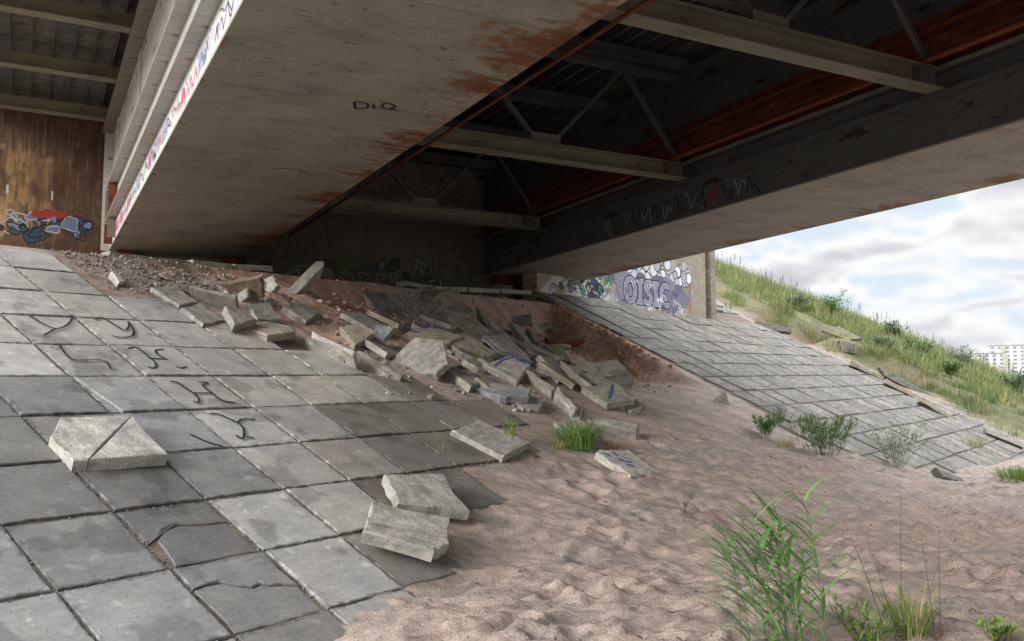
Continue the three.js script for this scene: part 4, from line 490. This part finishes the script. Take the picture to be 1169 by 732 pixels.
{
  const ab = bridgeFrame(thing('bridge_abutment', 'dark rust-stained concrete abutment with graffiti behind the slope crest', 'abutment'), 0);
  const z = -27.5, face = (a0, a1, y0, y1, mat, name) => { const m = mesh(name, new THREE.PlaneGeometry(a1 - a0, y1 - y0), mat, ab); m.position.set((a0 + a1) / 2, (y0 + y1) / 2, z + 0.004); return m; };
  mesh('wall', boxAt(-6, 17.6, 0.5, B + 4.0, z - 1.4, z, 2), SHADE.greyC, ab);
  const mS = new THREE.MeshStandardMaterial({ map: streakTex, roughness: 0.9 }), mD = new THREE.MeshStandardMaterial({ map: dimTex, roughness: 0.95 });
  face(-1.35, LA_(), 2.6, B + 3.9, mS, 'stained_face'); face(5.0, 17.2, 2.6, 5.9, mD, 'graffiti_face');
  function LA_() { return 1.9; }
  for (const a of [13.9, 16.2, 2.3, 5.1]) { mesh('bearing_pedestal', boxAt(a - 0.3, a + 0.3, 3.0, 3.88, z + 0.02, z + 0.75, 2), SHADE.mid, ab); mesh('bearing', boxAt(a - 0.2, a + 0.2, 3.881, 4.16, z + 0.15, z + 0.6, 1), M.rust, ab); }
}
{
  const A = onPlane(18.4, -2.55), Bp = onPlane(30.0, -1.62), len = Math.hypot(Bp.x - A.x, Bp.z - A.z), y0 = 3.0 + EYE, y1 = 8.4 + EYE;
  const wing = thing('wing_wall', 'pale concrete wing wall covered in purple and white graffiti at the far slope top', 'wall');
  wing.position.set(A.x, 0, A.z); wing.rotation.y = Math.atan2(-(Bp.z - A.z), Bp.x - A.x);
  mesh('wall', boxAt(0, len - 0.55, y0 - 1.5, y1, -0.6, 0, 2), SHADE.tan, wing);
  mesh('end_pillar', boxAt(len - 0.22, len + 0.2, y0 - 1.5, y1, -0.7, 0.06, 2), SHADE.tan, wing);
  mesh('joint', boxAt(len - 0.549, len - 0.221, y0 - 1.5, y1, -0.6, -0.35, 2), SHADE.dark, wing);
  const PX = 2048 / len, gt = canvasTexture(2048, 640, (g, w, h) => {
    const r = rngOf(91), Y = (m) => h - m * PX, X = (m) => m * PX; g.fillStyle = '#9b9080'; g.fillRect(0, 0, w, h); speckle(g, r, w, h, 5000, ['#b8ad9b', '#6f6557', '#c7bda8'], 40); for (let i = 0; i < 90; i++) blob(g, r, X(0.3 + r() * 10), Y(0.3 + r() * 1.9), 160, 130, ['#b4b2b0', '#c2c1c0', '#a6a5a8', '#8f93a0'][i % 4], null, 0);
    // small older tags towards the girder end
    for (let i = 0; i < 90; i++) { const x = X(0.2 + r() * 5.2), y = Y(0.4 + r() * 1.9); g.globalAlpha = 0.8; g.fillStyle = ['#c9cdd2', '#4f7f74', '#3d4a66', '#8c93a8', '#6d8f6a', '#d7d9dc', '#2c2e3a'][i % 7]; g.beginPath(); g.ellipse(x, y, 18 + r() * 38, 16 + r() * 30, r() * 3, 0, 7); g.fill(); g.globalAlpha = 1; g.lineWidth = 4; g.strokeStyle = '#1c1d24'; g.stroke(); scribble(g, r, x - 30, y - 24, 70, 50, ['#16171c', '#1c2a45', '#e4e6ea'][i % 3], 4, 4); }
    // white bubbles over the big piece
    for (let i = 0; i < 46; i++) { const x = X(4.9 + r() * 5.3), y = Y(1.45 + r() * 0.95), a = 20 + r() * 34; g.fillStyle = ['#d8dadd', '#c4c8cf', '#e6e6e8', '#aab0bb'][i % 4]; g.beginPath(); g.ellipse(x, y, a, a * (0.7 + r() * 0.5), r() * 3, 0, 7); g.fill(); g.lineWidth = 7; g.strokeStyle = '#17181d'; g.stroke(); }
    // big purple letters
    for (let i = 0; i < 26; i++) { g.fillStyle = ['#7a7788', '#6b697a', '#868394'][i % 3]; g.beginPath(); g.ellipse(X(5.2 + r() * 4.5), Y(0.55 + r() * 0.7), 70 + r() * 50, 50 + r() * 40, 0, 0, 7); g.fill(); }
    g.font = 'bold ' + Math.round(X(1.35)) + 'px sans-serif'; g.textBaseline = 'alphabetic'; g.lineJoin = 'round';
    let x = X(5.2); for (const ch of 'OISIC') { g.lineWidth = 26; g.strokeStyle = '#2c2742'; g.strokeText(ch, x, Y(0.38)); g.lineWidth = 8; g.strokeStyle = '#c4c3cc'; g.strokeText(ch, x, Y(0.38)); g.fillStyle = '#928fa2'; g.fillText(ch, x, Y(0.38)); x += g.measureText(ch).width * 0.93; }
    for (let i = 0; i < 26; i++) scribble(g, r, X(5 + r() * 4.6), Y(1.5 - r() * 1.1), 60 + r() * 60, 90, ['#e3e3ec', '#5b5580', '#241f38'][i % 3], 3 + r() * 4, 3);
    g.fillStyle = '#a9584e'; g.globalAlpha = 0.55; g.fillRect(X(10.2), Y(1.5), 30, X(1.2)); g.globalAlpha = 1; scribble(g, r, X(9.6), Y(2.3), 120, 200, '#17181d', 6, 4); scribble(g, r, X(9.7), Y(1.6), 90, 160, '#4f7f74', 8, 4);
  });
  const f = mesh('graffiti_face', new THREE.PlaneGeometry(len - 0.56, (len - 0.56) * 640 / 2048), new THREE.MeshStandardMaterial({ map: gt, roughness: 0.9 }), wing);
  f.position.set((len - 0.56) / 2, y0 + 0.3 + (len - 0.56) * 320 / 2048, 0.004);
}
// kerb along the crest, block by block
{
  const kerb = thing('crest_kerb', 'broken row of pale concrete kerb blocks along the slope crest under the bridge', 'kerb');
  // [u, height above the paving plane] of both ends of each block, on the line v = -1.45
  const KB = [[[3.31, -0.075], [4.12, -0.09]], [[4.15, -0.103], [5.01, -0.086]], [[5.05, -0.065], [6, -0.063]], [[6.04, -0.059], [7.03, -0.003]], [[11.15, 0.002], [12.21, -0.029]], [[12.28, -0.047], [13.62, 0.03]], [[13.69, 0.023], [15.12, 0.091]], [[15.2, 0.097], [16.69, 0.165]]];
  const Z0 = new THREE.Vector3(-R1.z, 0, R1.x).normalize(), s0 = Math.sign(R2.dot(Z0));
  for (const pair of KB) {
    const [P, Q] = pair.map(([u, h]) => { const p = onPlane(u, -1.45); p.y += h; return p; }), d = Q.clone().sub(P), len = d.length();
    const m = mesh('kerb_block', prism([[-len / 2, -0.07], [len / 2, -0.07], [len / 2, 0.07], [-len / 2, 0.07]], 0.3, { r: rnd, jag: 0.02 }), pair[0][0] > 10 ? SHADE.green : SHADE.mid, kerb);
    const X = d.normalize(), Z = Z0.clone().multiplyScalar(s0), Y = new THREE.Vector3().crossVectors(Z, X).normalize(); Z.crossVectors(X, Y);
    m.quaternion.setFromRotationMatrix(new THREE.Matrix4().makeBasis(X, Y, Z)); m.position.copy(P.add(Q).multiplyScalar(0.5));
  }
}

// ---------------------------------------------------------------- small things in the washout
{
  const p = thing('drain_pipe', 'rusty broken pipe sticking out of the orange sand scarp', 'pipe'), base = groundPoint(16.6, 0.0);
  p.position.copy(base); p.position.y += 0.2;
  const g = new THREE.CylinderGeometry(0.11, 0.11, 1.3, 20, 1, true).rotateZ(Math.PI / 2); mesh('pipe_wall', g, Object.assign(M.rustDark.clone(), { side: THREE.DoubleSide }), p);
  mesh('flange', new THREE.TorusGeometry(0.115, 0.022, 8, 20).rotateY(Math.PI / 2).translate(-0.65, 0, 0), M.rust, p); p.rotation.y = 0.35;
}
const rockGeo = (seed, det = 0) => { const r = rngOf(seed), g = new THREE.IcosahedronGeometry(1, det), p = g.attributes.position, m = new Map(); for (let i = 0; i < p.count; i++) { const k = [p.getX(i), p.getY(i), p.getZ(i)].map((q) => q.toFixed(2)).join(); if (!m.has(k)) m.set(k, 0.65 + r() * 0.6); const s = m.get(k); p.setXYZ(i, p.getX(i) * s, p.getY(i) * s * 0.7, p.getZ(i) * s); } g.computeVertexNormals(); return g; };
function scatter(name, label, category, n, geo, mat, spot, size, colorOf) {
  const im = setup(new THREE.InstancedMesh(geo, mat, n)); im.name = numbered(name); const m = new THREE.Matrix4(), q = new THREE.Quaternion(), r = rngOf(name.length * 131 + n), c = new THREE.Color();
  for (let i = 0; i < n; i++) { const [u, v] = spot(r), s = size(r), p = groundPoint(u, v, s * 0.25); q.setFromEuler(new THREE.Euler(r() * 6.3, r() * 6.3, r() * 6.3)); m.compose(p, q, new THREE.Vector3(s, s * (0.6 + r() * 0.6), s)); im.setMatrixAt(i, m); im.setColorAt(i, c.setRGB(...colorOf(r))); }
  scene.add(im); stuff(im, label, category); return im;
}
const rockMat = std([1, 1, 1]);
const grey = (a, b) => (r) => { const k = a + r() * (b - a); return [k, k * 0.98, k * 0.95]; };
scatter('gravel', 'patch of grey crushed gravel at the crest beside orange sand', 'gravel', 2200, rockGeo(3), rockMat, (r) => { const a = r(), b = r(); return [10.2 + a * 2.0 + b * 0.4, -1.15 + b * 1.5 - a * 0.2]; }, (r) => 0.022 + r() * 0.03, grey(0.16, 0.42));
scatter('gravel', 'reddish gravel and soil debris above the broken left paving', 'gravel', 1500, rockGeo(4), rockMat, (r) => [2.2 + r() * 3.6, -1.4 + r() * 2.1], (r) => 0.010 + r() ** 2 * 0.035, (r) => { const k = 0.07 + r() * 0.2; return [k * 1.1, k * 0.93, k * 0.82]; });
scatter('pebbles', 'small dark stones and grit scattered over the sand', 'pebbles', 4200, rockGeo(5), rockMat, (r) => { for (;;) { const u = 0.2 + r() * 13, v = 7.3 + r() * 8; if (fbm(u * 0.8, v * 0.8 + 9, 3) + (r() - 0.5) * 0.5 > 0.08 && groundY(u, v) > yPlane(u, v)) return [u, v]; } }, (r) => 0.004 + r() ** 5 * 0.016, (r) => { const k = 0.08 + r() * 0.2; return [k * 1.05, k * 0.97, k * 0.9]; });
scatter('rubble', 'small concrete chips lying between the loose slabs', 'rubble', 520, rockGeo(6), rockMat, (r) => { const k = r(); return k < 0.6 ? [4.5 + r() * 11, -0.9 + r() * 5.8] : [5.5 + r() * 4, 3 + r() * 2.5]; }, (r) => 0.012 + r() ** 3 * 0.06, grey(0.14, 0.38));
scatter('dirt_crumbs', 'crumbs of soil and concrete lying in the joints of the near paving', 'crumbs', 5200, rockGeo(8), rockMat, (r) => { for (;;) { const a = r() < 0.55, k = Math.floor(r() * 13) - 3, q = r() * 10.5, d = (r() + r() - 1) * 0.035, [u, v] = a ? [k + d, q - 1] : [q - 3.5, k + 3 + d]; if (u < (MAXI[Math.floor(v)] ?? -9) && groundY(u, v) < yPlane(u, v) - 0.02) return [u, v]; } }, (r) => 0.006 + r() ** 2 * 0.014, grey(0.06, 0.24));

scatter('sand_clods', 'crumbled orange clods of damp sand along the broken scarp', 'sand', 1500, rockGeo(9), rockMat, (r) => { if (r() < 0.62) { const v = -1.2 + r() * r() * 5.2; return [uEdge(v) - 0.1 - r() * r() * 1.3, v]; } return r() < 0.6 ? [5 + r() * 5, -1.3 + r() * 2.6] : [9 + r() * 8, -1.35 + r() * 0.5]; }, (r) => 0.010 + r() ** 4 * 0.075, (r) => { const k = 0.75 + r() * 0.5; return [0.40 * k, 0.27 * k, 0.195 * k]; });

// ---------------------------------------------------------------- plants
const leafMat = (c, tr = 0.3) => new THREE.MeshPhysicalMaterial({ color: new THREE.Color().setRGB(...c), roughness: 0.75, transmission: tr, thickness: 0, side: THREE.DoubleSide });
const PM = { reed: leafMat([0.12, 0.27, 0.055]), reedB: leafMat([0.20, 0.37, 0.09]), grass: leafMat([0.12, 0.21, 0.045]), lime: leafMat([0.22, 0.33, 0.06]), grey: leafMat([0.20, 0.25, 0.15]), dark: leafMat([0.06, 0.13, 0.035]), straw: leafMat([0.42, 0.34, 0.17], 0.15), russet: leafMat([0.30, 0.17, 0.07], 0.15), stem: std([0.06, 0.07, 0.03]), dryStem: std([0.10, 0.07, 0.05]) };
function blade(out, p, az, lean, len, w, droop, seg = 5) {       // a tapering leaf strip that starts at lean (radians from upright) and bends over
  let x = p[0], y = p[1], z = p[2], a = lean; const ca = Math.cos(az), sa = Math.sin(az), st = len / seg; let L = null;
  for (let i = 0; i <= seg; i++) { const k = i / seg, ww = w * (i === seg ? 0.04 : Math.min(1, 0.55 + k * 1.5) * (1 - k ** 2.2)) / 2 + 0.0004, l = [x + sa * ww, y, z - ca * ww], q = [x - sa * ww, y, z + ca * ww];
    if (L) out.push(...L[0], ...L[1], ...q, ...L[0], ...q, ...l); L = [l, q]; x += Math.sin(a) * ca * st; y += Math.cos(a) * st; z += Math.sin(a) * sa * st; a += droop / seg; }
}
function stalkGeo(pts, r0, r1 = r0 * 0.4) { const c = new THREE.CatmullRomCurve3(pts.map((p) => new THREE.Vector3(...p))), g = new THREE.TubeGeometry(c, 8, 1, 5), P = g.attributes.position; for (let i = 0; i < P.count; i++) { const k = Math.floor(i / 6) / 8, q = c.getPoint(k), rr = r0 + (r1 - r0) * k; P.setXYZ(i, q.x + (P.getX(i) - q.x) * rr, q.y + (P.getY(i) - q.y) * rr, q.z + (P.getZ(i) - q.z) * rr); } return g; }
function at(o, x, z, lift = 0) { const [u, v] = uvOf(x, z); o.position.set(x, groundY(u, v) + lift, z); return o; }
{
  const r = rngOf(202), clump = at(thing('reed_clump', 'tall bright green reed clump with long leaves swept to the left in the foreground', 'reeds'), 2.0, -7.2);
  for (let k = 0; k < 18; k++) {
    const bx = (r() - 0.4) * 0.62, bz = (r() - 0.5) * 0.55, h = 0.72 + r() * 0.48, lx = -0.06 - r() * 0.16, pts = [[bx, -0.05, bz], [bx + lx * 0.2, h * 0.4, bz], [bx + lx * 0.55, h * 0.75, bz], [bx + lx, h, bz + (r() - 0.5) * 0.05]];
    const s = mesh('stalk', stalkGeo(pts, 0.0045, 0.0022), PM.reed, clump), c = new THREE.CatmullRomCurve3(pts.map((p) => new THREE.Vector3(...p))), n = 11 + Math.floor(r() * 6);
    for (let i = 0; i < n; i++) { const q = c.getPoint(0.12 + 0.86 * i / (n - 1)), out = [], az = Math.PI + (r() - 0.5) * 1.5 + (r() < 0.16 ? 2.6 : 0); blade(out, [q.x, q.y, q.z], az, 0.55 + r() * 0.4, 0.28 + r() * 0.26, 0.030 + r() * 0.018, 0.45 + r() * 0.8, 6); mesh('leaf', geoOf(out), r() < 0.4 ? PM.reedB : PM.reed, s); }
  }
}
function tuft(name, label, cat, x, z, n, h, w, spread, mats, group, droop = 1.0) {
  const t = at(thing(name, label, cat, group), x, z, -0.01), r = rngOf(Math.floor(Math.abs(x * 971 + z * 353)) + n);
  mats.forEach((mt, k) => { const out = []; for (let i = 0; i < n / mats.length; i++) { const a = r() * 6.283, d = Math.sqrt(r()) * spread; blade(out, [Math.cos(a) * d, 0, Math.sin(a) * d], a + (r() - 0.5) * 1.6, 0.05 + r() * 0.45, h * (0.45 + r() * 0.6), w * (0.6 + r() * 0.6), droop * (0.3 + r())); } const m = mesh('blades', geoOf(out), mt, t); m.userData.kind = 'stuff'; });
  return t;
}
function weed(name, label, cat, x, z, { h = 0.6, rad = 0.3, stems = 9, per = 26, leaf = 0.07, lw = 0.022, mat = PM.grass, lean = 0.5, group, from = 0.15, stem = PM.stem, base = 0.35 }) {
  const t = at(thing(name, label, cat, group), x, z, -0.01), r = rngOf(Math.floor(Math.abs(x * 577 + z * 811)) + stems), out = [], st = [];
  for (let k = 0; k < stems; k++) { const a = r() * 6.283, d = r() * rad, hh = h * (0.55 + r() * 0.5), tip = [Math.cos(a) * (d + lean * hh * r()), hh, Math.sin(a) * (d + lean * hh * r())], b = [Math.cos(a) * d * base, 0, Math.sin(a) * d * base], m1 = [b[0] + (tip[0] - b[0]) * 0.4, hh * 0.5, b[2] + (tip[2] - b[2]) * 0.4];
    st.push(stalkGeo([b, m1, tip], 0.004, 0.0015)); const c = new THREE.CatmullRomCurve3([b, m1, tip].map((p) => new THREE.Vector3(...p)));
    for (let i = 0; i < per; i++) { const q = c.getPoint(from + (1 - from) * Math.sqrt(r())), az = r() * 6.283, br = r() * rad * 0.35; blade(out, [q.x + Math.cos(az) * br * 0.6, q.y + br * 0.2, q.z + Math.sin(az) * br * 0.6], az, 0.5 + r() * 0.9, leaf * (0.5 + r() * 0.8), lw * (0.6 + r() * 0.7), 0.6 * r(), 3); } }
  mesh('stems', mergeGeometries(st), stem, t).userData.kind = 'stuff'; mesh('foliage', geoOf(out), mat, t).userData.kind = 'stuff'; return t;
}
// foreground
tuft('grass_tuft', 'broad-bladed grass tuft at the bottom edge right of the reeds', 'grass', 3.2, -7.55, 130, 0.56, 0.013, 0.12, [PM.grass, PM.lime, PM.straw]);
weed('leafy_weed', 'low leafy weed between the reeds and the grass tuft at the bottom edge', 'weed', 2.78, -7.35, { h: 0.42, rad: 0.16, stems: 13, per: 16, leaf: 0.12, lw: 0.022, mat: PM.lime });
weed('leafy_weed', 'small bright weed at the bottom edge near the right corner', 'weed', 3.78, -7.35, { h: 0.18, rad: 0.14, stems: 10, per: 14, leaf: 0.08, lw: 0.03, mat: PM.lime });
tuft('grass_tuft', 'sparse grass tuft in the bottom right corner', 'grass', 4.1, -7.4, 36, 0.26, 0.008, 0.16, [PM.grass, PM.straw]);
[[2.98, -7.5, -0.34, 0.98, 'leftmost dry stem leaning left above the weeds right of the reeds'], [3.04, -7.45, -0.22, 0.82, 'short dry stem leaning left beside the leftmost leaning stem'], [3.13, -7.6, 0.04, 1.12, 'tallest upright dry stem right of the reeds'], [3.36, -7.5, -0.10, 0.96, 'dry stem with bent side shoot rising from the grass tuft'], [3.42, -7.55, 0.03, 0.88, 'thin rightmost dry stem rising beside the grass tuft']].forEach(([x, z, dx, h, label]) => {
  const t = at(thing('dry_stem', label, 'stem', 'dry stems in the foreground'), x, z); mesh('stem', stalkGeo([[0, -0.03, 0], [dx * 0.35, h * 0.4, 0.01], [dx * 0.7, h * 0.75, 0], [dx, h, 0]], 0.0042, 0.0014), PM.dryStem, t);
  const out = []; for (let i = 0; i < 5; i++) blade(out, [dx * (0.75 + i * 0.06), h * (0.78 + i * 0.05), 0], i * 2.3, 0.3, 0.045, 0.006, 0.4, 3); mesh('seed_head', geoOf(out), PM.straw, t); });
weed('leafy_weed', 'tiny green sprig alone in the middle of the sand', 'weed', 2.41, -13.1, { h: 0.24, rad: 0.12, stems: 5, per: 8, leaf: 0.09, lw: 0.012, mat: PM.grass });
// at the foot of the rubble
tuft('grass_clump', 'long arching grass clump at the foot of the rubble', 'grass', 1.1, -15.35, 420, 0.75, 0.018, 0.30, [PM.reed, PM.grass, PM.lime], undefined, 1.9);
tuft('dry_grass', 'olive dry grass patch left of the long arching clump', 'grass', 0.75, -15.0, 70, 0.30, 0.010, 0.16, [PM.straw, PM.grass]);
tuft('dry_grass', 'russet dry grass patch right of the long arching clump', 'grass', 1.75, -15.6, 60, 0.24, 0.010, 0.2, [PM.russet, PM.straw]);
weed('leafy_weed', 'small leafy weed growing over the loose slab beside the sand edge', 'weed', 0.05, -14.35, { h: 0.5, rad: 0.2, stems: 7, per: 11, leaf: 0.12, lw: 0.035, mat: PM.lime });
tuft('grass_tuft', 'thin yellowish grass in a joint of the dark paving', 'grass', -1.0, -13.2, 30, 0.22, 0.006, 0.12, [PM.straw, PM.lime]);
// at the foot of the far paving
tuft('dry_grass', 'upright olive grass bunch on the far paving', 'grass', 6.57, -22.9, 110, 0.62, 0.012, 0.16, [PM.straw, PM.grass, PM.dark], undefined, 0.35);
weed('leafy_weed', 'small blue-green weed at the near corner of the far paving', 'weed', 5.75, -20.9, { h: 0.5, rad: 0.25, stems: 14, per: 40, leaf: 0.12, lw: 0.035, mat: PM.reed });
tuft('dry_grass', 'brown withered grass between the weeds at the foot of the far paving', 'grass', 6.0, -20.3, 90, 0.3, 0.012, 0.3, [PM.russet, PM.straw]);
weed('weed_bush', 'dense dark green weed bush at the foot of the far paving', 'weed', 6.75, -20.2, { h: 0.85, rad: 0.55, stems: 46, per: 26, leaf: 0.17, lw: 0.026, mat: PM.grass, lean: 0.6, from: 0.02, base: 0.9 });
weed('weed_bush', 'airy grey-green weed bush before the lower rows of the far paving', 'weed', 9.1, -22.0, { h: 1.05, rad: 0.45, stems: 34, per: 42, leaf: 0.08, lw: 0.022, mat: PM.grey, lean: 0.75, stem: std([0.22, 0.22, 0.13]) });
tuft('grass_patch', 'bright grass patch at the foot of the far paving by the right edge', 'grass', 12.6, -22.6, 700, 0.5, 0.02, 0.8, [PM.lime, PM.grass]);
tuft('dry_grass', 'yellow grass growing from a joint low on the far paving', 'grass', 15.0, -30.0, 90, 0.6, 0.016, 0.35, [PM.straw, PM.lime]);
// grassy bank
const clumpGeo = (seed, n, h, w, spread) => { const r = rngOf(seed), out = []; for (let i = 0; i < n; i++) { const a = r() * 6.283, d = Math.sqrt(r()) * spread; blade(out, [Math.cos(a) * d, 0, Math.sin(a) * d], a + (r() - 0.5) * 2, 0.04 + r() * 0.4, h * (0.5 + r() * 0.6), w * (0.6 + r() * 0.7), 0.3 + r() * 0.9, 3); } return geoOf(out); };
const grassMat = leafMat([1, 1, 1], 0.25);
const onBank = (r) => { for (;;) { const u = 34 + r() * 36, v = -12 + r() * 25; if (u < uRight(v) + 0.5 + r() * 2.5) continue; if (fbm(u * 0.45, v * 0.45, 3) < (u < 42.5 ? 0.10 : -0.22)) continue; if (r() > 0.45 + 1.2 * fbm(u * 0.8 + 30, v * 0.8, 2) + (u > 45 ? 0.5 : 0)) continue; return [u, v]; } };
const bankColor = (r) => { const k = 0.75 + r() * 0.5, s = r() ** 2; return [mix(0.14, 0.36, s) * k, mix(0.21, 0.33, s) * k, mix(0.06, 0.14, s) * k]; };
[[11, 16, 0.50, 0.022, 0.24], [12, 22, 0.32, 0.024, 0.30], [13, 14, 0.80, 0.02, 0.20]].forEach(([seed, n, h, w, s], i) => { const im = setup(new THREE.InstancedMesh(clumpGeo(seed, n, h, w, s), grassMat, [9000, 9000, 5000][i])), r = rngOf(seed * 7), m = new THREE.Matrix4(), c = new THREE.Color();
  for (let k = 0; k < im.count; k++) { const [u, v] = onBank(r), p = groundPoint(u, v, -0.03), sc = 0.7 + r() * 0.6; m.compose(p, new THREE.Quaternion().setFromEuler(new THREE.Euler((r() - 0.5) * 0.2, r() * 6.3, (r() - 0.5) * 0.2)), new THREE.Vector3(sc, sc, sc)); im.setMatrixAt(k, m); im.setColorAt(k, c.setRGB(...bankColor(r))); }
  im.name = numbered('bank_grass'); scene.add(im); stuff(im, ['mixed meadow grass covering the bank beyond the far paving', 'short thick grass covering the bank beyond the far paving', 'taller thin grass standing on the bank beyond the far paving'][i], 'grass'); });
{ // seeding stalks that stand out against the sky
  const parts = [stalkGeo([[0, 0, 0], [0.02, 0.5, 0], [0.05, 1.0, 0.02]], 0.006, 0.003)], out = []; const r = rngOf(77); for (let i = 0; i < 16; i++) blade(out, [0.035 + r() * 0.02, 0.72 + r() * 0.3, 0.01], r() * 6.3, 0.3 + r() * 0.8, 0.09, 0.02, 0.5, 3);
  const g = mergeGeometries([parts[0].toNonIndexed(), geoOf(out, null, new Array(out.length / 3 * 2).fill(0))]), im = setup(new THREE.InstancedMesh(g, grassMat, 420)), m = new THREE.Matrix4(), c = new THREE.Color();
  for (let k = 0; k < 420; k++) { const [u, v] = onBank(r), sc = 0.7 + r() * 0.75; m.compose(groundPoint(u, v, -0.02), new THREE.Quaternion().setFromEuler(new THREE.Euler((r() - 0.5) * 0.3, r() * 6.3, (r() - 0.5) * 0.3)), new THREE.Vector3(sc, sc, sc)); im.setMatrixAt(k, m); im.setColorAt(k, c.setRGB(...(r() < 0.5 ? [0.2, 0.17, 0.1] : [0.14, 0.18, 0.07]))); }
  im.name = 'tall_weeds'; scene.add(im); stuff(im, 'tall seeding weeds standing along the bank against the sky', 'weeds'); }
[[46, -1.6, 1.5, 'large bush highest on the grassy bank against the sky'], [43, -2.6, 1.0, 'small bush near the wing wall end of the bank skyline'], [47, 1.6, 1.2, 'rounded bush on the middle of the bank skyline'], [45, 3.6, 1.1, 'bush below the middle of the bank skyline'], [48, 5.2, 1.3, 'bush on the lower bank skyline left of the far apartment blocks'], [46, 8.2, 1.2, 'bush under the far apartment blocks near the right edge'], [41, 6.0, 0.8, 'low bush above the undercut slab edge on the bank'], [39.5, 3.2, 0.7, 'low bush just right of the square concrete block']].forEach(([u, v, h, label], i) => { const p = onPlane(u, v); weed('shrub', label, 'bush', p.x, p.z, { h, rad: h * 0.6, stems: 26, per: 46, leaf: 0.16, lw: 0.05, mat: [PM.grass, PM.grey, PM.dark][i % 3], lean: 0.35, group: 'bushes on the grassy bank' }); });

// ---------------------------------------------------------------- far apartment blocks
function block(x, z, w, d, storeys, bays, turn, mat, label) {
  const t = thing('apartment_block', label, 'building', 'far apartment blocks'); t.position.set(x, -0.5, z); t.rotation.y = turn; const sh = 3.0, H0 = storeys * sh;
  mesh('wall', boxAt(-w / 2, w / 2, 0, H0, -d / 2, d / 2, 4), mat, t); const roof = mesh('roof', boxAt(-w / 2 - 0.3, w / 2 + 0.3, H0 + 0.01, H0 + 0.9, -d / 2 - 0.3, d / 2 + 0.3, 4), SHADE.mid, t); for (const k of [-0.3, 0.1, 0.36]) mesh('lift_house', boxAt(k * w, k * w + 4, H0 + 0.91, H0 + 3.2, -2, 2, 4), mat, roof);
  const wg = new THREE.BoxGeometry(w / bays * 0.5, 1.6, 0.1), im = new THREE.InstancedMesh(wg, M.glass, storeys * bays), m = new THREE.Matrix4(); let k = 0; for (let s = 0; s < storeys; s++) for (let b = 0; b < bays; b++) im.setMatrixAt(k++, m.makeTranslation(-w / 2 + (b + 0.5) * w / bays, s * sh + 1.7, d / 2 + 0.03)); im.name = 'windows'; im.userData.kind = 'stuff'; t.add(im);
  for (let b = 1; b < bays; b += 3) mesh('balcony_stack', boxAt(-w / 2 + (b + 0.55) * w / bays, -w / 2 + (b + 1.25) * w / bays, 2.4, H0 - 0.6, d / 2 + 0.1, d / 2 + 1.3, 4), SHADE.white, t);
}
M.glass = std([0.20, 0.22, 0.25], { roughness: 0.08 });  // glass made lighter, distance haze put into its colour
M.panel = std([0.62, 0.61, 0.60]); M.panelB = std([0.55, 0.56, 0.58]);
block(392, -690, 60, 14, 15, 12, -0.5, M.panel, 'tall pale apartment block at the right edge of the skyline');
block(352, -700, 40, 14, 13, 8, -0.3, M.panelB, 'lower grey apartment block left of the tall one on the skyline');

renderer.render(scene, camera);
